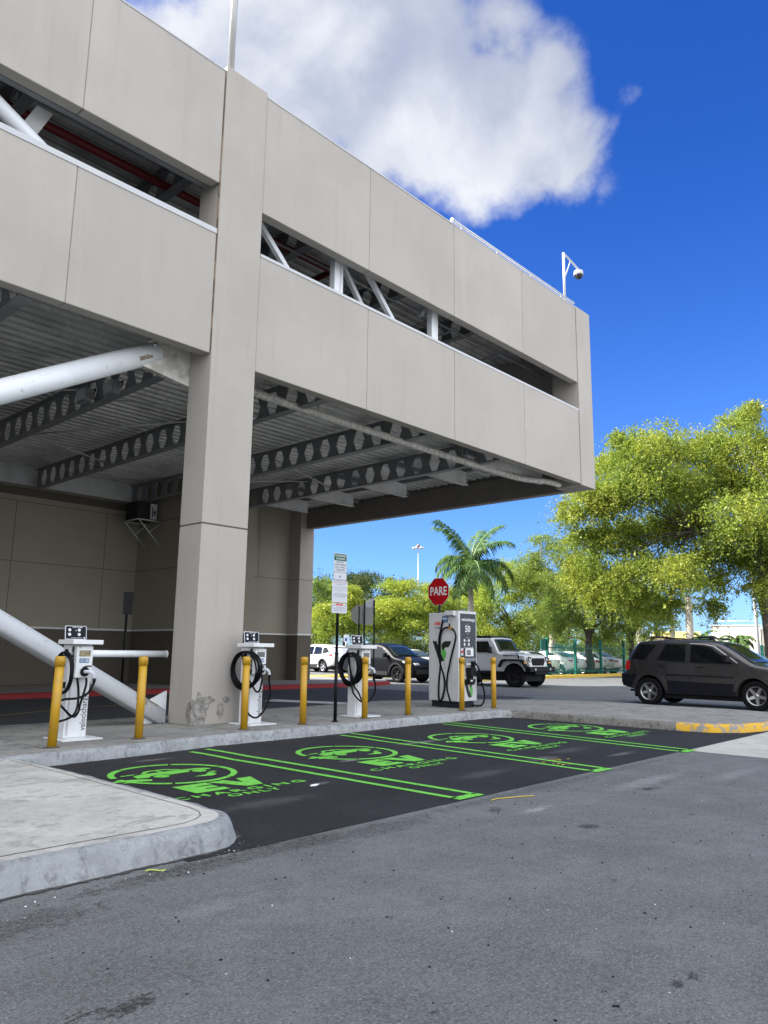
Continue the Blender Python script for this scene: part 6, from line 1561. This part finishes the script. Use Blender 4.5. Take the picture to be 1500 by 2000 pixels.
def frond(rng, o, az, el, L_, width, droop, leaf_w=.055, n=56, V=None, F=None, stems=None):
    """feather frond: leaflets as tapering strips on a drooping midrib"""
    d = Vector((math.cos(az), math.sin(az), 0)); sd = Vector((-d.y, d.x, 0)); pts = []
    p = Vector(o); a = el
    for i in range(n+1):
        pts.append((p.copy(), a)); p = p+(d*math.cos(a)+Vector((0, 0, math.sin(a))))*(L_/n); a -= droop/n*(1+.9*i/n)
    stems.append([q[0] for q in pts])
    for i in range(4, n+1):
        q, a = pts[i]; t_ = i/n; w_ = width*math.sin(min(1, t_*1.25+.12)*math.pi*.82)**.7*(1-.25*t_); fw = d*math.cos(a)+Vector((0, 0, math.sin(a)))
        for s_ in (-1, 1):
            for kk in range(2):
                if rng.random() < .06: continue
                ln = w_*rng.uniform(.8, 1.1); dirv = (sd*s_*1.+fw*(.45+rng.uniform(-.1, .1))+Vector((0, 0, rng.uniform(-.55, .25)))).normalized(); b0 = q+fw*(L_/n)*kk*.5
                m1 = b0+dirv*ln*.55; m2 = b0+dirv*ln+Vector((0, 0, -ln*rng.uniform(.28, .55))); wv = fw*leaf_w*.5; k = len(V)
                V += [b0-wv*.5, b0+wv*.5, m1+wv, m1-wv, m2+wv*.15, m2-wv*.15]; F += [(k, k+1, k+2, k+3), (k+3, k+2, k+4, k+5)]


def palm(label, base, h, fr, tr, seed, L_=2.85, width=.95, group=None):
    rng = random.Random(seed); T = thing('palm_tree', label, 'palm tree', base, 0, group); V, F, S = [], [], []
    for az, el, dr, ll in fr: frond(rng, (0, 0, h), az, el, L_*ll, width, dr, V=V, F=F, stems=S)
    link('fronds', mesh_np('fronds', np.array([tuple(v) for v in V]), np.array(F)), 'palmleaf', T)
    bm = bmesh.new()
    for s_ in S: tube(bm, s_[::3], [.045*(1-.85*i/(len(s_[::3])-1)) for i in range(len(s_[::3]))], 5)
    bmobj('midribs', bm, 'shaft', T)
    bm = bmesh.new(); pr_ = [(tr*1.25, 0)]; n = 26
    for i in range(1, n): z = (h-1.15)*i/n; bul = 1+.32*math.exp(-((z/(h-1.15)-.66)/.22)**2)-.22*(z/(h-1.15)); pr_ += [(tr*bul*1.02, z), (tr*bul*.97, z+.03)]
    lathe(bm, pr_, n=14); bmobj('trunk', bm, 'palebark', T)
    bm = bmesh.new(); lathe(bm, [(tr*.82, h-1.16), (tr*.80, h-.9), (tr*.62, h-.4), (tr*.35, h+.1)], n=12); bmobj('crownshaft', bm, 'shaft', T)
    return T
# azimuths relative to the image-right direction (-47.3 deg) and image-depth direction (42.7 deg)
A = lambda d: R(-47.35+d)
palm('royal palm with a swollen grey trunk, rising behind the charging cabinet', (36.4, 26.5, 0), 6.35,
     [(A(182), R(26), R(88), 1.02), (A(168), R(52), R(95), .95), (A(196), R(8), R(75), .98), (A(150), R(74), R(44), 1.25), (A(205), R(70), R(36), 1.25), (A(20), R(76), R(40), 1.22), (A(-25), R(66), R(64), 1.1), (A(60), R(78), R(40), 1.1),
      (A(2), R(34), R(82), 1.12), (A(14), R(12), R(72), 1.10), (A(-12), R(24), R(98), 1.05), (A(-30), R(-22), R(52), .88), (A(212), R(-30), R(48), .80), (A(90), R(40), R(90), .9), (A(100), R(0), R(70), .9), (A(-80), R(30), R(90), .85), (A(-95), R(-30), R(40), .6)], .155, 4)
def fan_palm(label, base, h, seed, tr=.16, rad=1.0, n=26, group=None):
    rng = random.Random(seed); T = thing('fan_palm', label, 'palm tree', base, 0, group); V, F = [], []; bm = bmesh.new()
    for i in range(n):
        az = rng.uniform(0, 6.283); el = R(rng.uniform(-55, 75)); d = Vector((math.cos(az)*math.cos(el), math.sin(az)*math.cos(el), math.sin(el))); L_ = rng.uniform(.7, 1.1)*rad
        P = Vector((0, 0, h))+d*L_; tube(bm, [(0, 0, h-.1), tuple(P)], [.025, .012], 4); s_ = d.cross(Vector((0, 0, 1))).normalized(); u = s_.cross(d)
        for j in range(17):
            a = R(-95+190*j/16); dv = (d*math.cos(a)+s_*math.sin(a)+u*rng.uniform(-.1, .1)).normalized(); ln = rad*rng.uniform(.75, .95)*(.75+.25*math.cos(a)); wv = dv.cross(u).normalized()*.035*rad; k = len(V); m1 = P+dv*ln*.6; m2 = P+dv*ln+Vector((0, 0, -ln*.30))
            V += [P-wv*.3, P+wv*.3, m1+wv, m1-wv, m2+wv*.1, m2-wv*.1]; F += [(k, k+1, k+2, k+3), (k+3, k+2, k+4, k+5)]
    link('fronds', mesh_np('fronds', np.array([tuple(v) for v in V]), np.array(F)), 'fanleaf', T); bmobj('leaf_stalks', bm, 'shaft', T)
    bm = bmesh.new(); lathe(bm, [(tr*1.3, 0), (tr*1.05, .4)]+[(tr*(1+.03*(i % 2)), .4+(h-.5)*i/14) for i in range(1, 15)], n=10); bmobj('trunk', bm, 'palebark', T)
    return T
FG = 'fan palms behind the graphite SUV'
fan_palm('fan palm with yellowing lower fronds, leftmost of the three above the SUV roof', (56.6, 25.4, 0), 5.3, 1, .20, 1.25, 30, FG)
fan_palm('fan palm with a thin dark trunk, middle of the three above the SUV roof', (57.6, 23.2, 0), 6.0, 2, .17, 1.15, 26, FG)
fan_palm('fan palm with a thick pale trunk, rightmost of the three above the SUV roof', (57.9, 22.0, 0), 5.7, 3, .26, 1.15, 28, FG)
def small_palm(label, base, h, seed):
    rg = random.Random(seed); return palm(label, base, h, [(rg.uniform(0, 6.28), R(rg.uniform(20, 70)), R(rg.uniform(60, 110)), rg.uniform(.8, 1.1)) for _ in range(14)], .09, seed, 2.0, .42, 'small palms by the mall')
small_palm('small feathery palm before the shop windows, right of the striped banner', (71.4, 23.0, 0), 2.4, 3); small_palm('small feathery palm before the striped banner of the mall', (75.1, 27.5, 0), 2.8, 5)

# ================================================================== POLES, FAR BUILDINGS
T = thing('high_mast_light', 'tall thin light mast with a ring of lamps, left of the palm', 'street light', (76.6, 64.3, 0))
bm = bmesh.new(); tube(bm, [(0, 0, 0), (0, 0, 15.0)], [.075, .05], 8); bmobj('pole', bm, 'pole', T)
for k in range(6):
    a = k*1.047+.3; bm = bmesh.new(); tube(bm, [(0, 0, 14.7), (.6*math.cos(a), .6*math.sin(a), 14.85)], .04, 5); lathe(bm, [(.08, 14.92), (.18, 14.8), (.19, 14.66), (.1, 14.65)], (.62*math.cos(a), .62*math.sin(a), 0), n=8); bmobj('lamp', bm, 'silver', T)
bm = bmesh.new(); lathe(bm, [(.2, 14.9), (.3, 15.0), (.22, 15.2), (.1, 15.25)], n=10); bmobj('hub', bm, 'rust', T)
T = thing('utility_pole', 'dark leaning wooden pole at the right edge, beside the tree trunk', 'pole', (44.5, 12.4, 0))
bm = bmesh.new(); tube(bm, [(0, 0, 0), (-.35, .35, 6), (-.5, .5, 9)], [.17, .14, .12], 10); bmobj('pole', bm, 'utility', T)
bm = bmesh.new(); lathe(bm, [(.18, 1.0), (.185, 1.0), (.185, 1.12), (.18, 1.12)], n=10); bmobj('band', bm, 'silver', T)
T = thing('lamp_post', 'white lamp post just left of the dark leaning pole', 'pole', (46.4, 13.8, 0))
bm = bmesh.new(); tube(bm, [(0, 0, 0), (-.1, .1, 9)], [.10, .08], 10); bmobj('pole', bm, 'coping', T)
bm = bmesh.new(); lathe(bm, [(.17, 0), (.17, .12), (.11, .16)], n=10); bmobj('base', bm, 'coping', T)
# far mall, long axis across the view (from (109,49) to (118,12))
def farbox(name, bm, mat, parent, **k): return bmobj(name, bm, mat, parent, **k)
T = thing('mall_building', 'low cream mall building with tan panels behind the palms at the right', 'building', (112, 36, 0), R(-75))
bm = bmesh.new(); box(bm, -14, 16, 0, 12, 0, 3.9); box(bm, 3, 24, -.6, 12, 2.6, 4.75); box(bm, -3.2, 2.9, -1.6, 12, 0, 5.3); bmobj('wall', bm, 'cream', T)
bm = bmesh.new()
for x in (-12.5, -9, -5.8): box(bm, x, x+2.7, -.08, -.02, 2.6, 3.6)
for x in (5.2, 8.2, 11.2, 14.2, 17.2, 20.2): box(bm, x, x+2.5, -.70, -.61, 2.95, 4.5)
bmobj('tan_panel', bm, 'tan', T)
bm = bmesh.new(); box(bm, -14.1, -3.2, -.25, 12, 3.9, 4.1); box(bm, 2.95, 24, -.85, 12, 4.75, 4.95); box(bm, -3.35, 3.0, -1.75, 12, 5.3, 5.42); bmobj('parapet', bm, 'trim', T)
bm = bmesh.new(); box(bm, 3.2, 24, -.05, -.01, .2, 2.6); bmobj('shop_window', bm, 'mallglass', T)
bm = bmesh.new()
for x in range(4, 24, 2): box(bm, x, x+.09, -.12, -.06, .2, 2.6)
box(bm, 3.2, 24, -.12, -.055, .9, 1.0); bmobj('window_frame', bm, 'trim', T)
bm = bmesh.new(); tube(bm, [(-2.5, -1, 5.42), (-2.5, -1, 6.0), (2.5, -1, 6.0), (2.5, -1, 5.42)], .04, 5); bmobj('roof_rail', bm, 'silver', T)
T = thing('shop_canopy', 'cream canopy with a maroon striped band above the SUV windscreen', 'canopy', (100.5, 39.6, 0), R(-65))
bm = bmesh.new(); box(bm, -3.2, 2.6, 0, 4, 3.25, 4.3); bmobj('fascia', bm, 'awnyel', T)
bm = bmesh.new()
for i in range(13): box(bm, -3.1+i*.44, -3.1+i*.44+.24, -.06, -.01, 2.45, 3.2)
bmobj('stripe', bm, 'awnred', T)
bm = bmesh.new(); box(bm, -3.15, 2.6, -.01, .05, 2.42, 3.25); bmobj('band', bm, 'signwhite', T)
bm = bmesh.new()
for x in (-3.1, 2.45): box(bm, x, x+.15, 0, .15, 0, 2.42); box(bm, x, x+.15, 3.8, 3.95, 0, 3.25)
bmobj('post', bm, 'cream', T)
T = thing('warehouse', 'plain grey building beyond the white cars, seen beside the pillar', 'building', (61, 67.5, 0), R(-47))
bm = bmesh.new(); box(bm, -16, 1.2, 0, 12, 0, 3.2); bmobj('wall', bm, 'signback', T)
bm = bmesh.new(); box(bm, -16.1, 1.3, -.12, 12.1, 3.2, 3.4); bmobj('parapet', bm, 'trim', T)
bm = bmesh.new()
for x in (-12, -8.2, -4.4, -.9): tube(bm, [(x, -.08, 0), (x, -.08, 3.2)], .06, 6)
bmobj('downpipe', bm, 'coping', T)
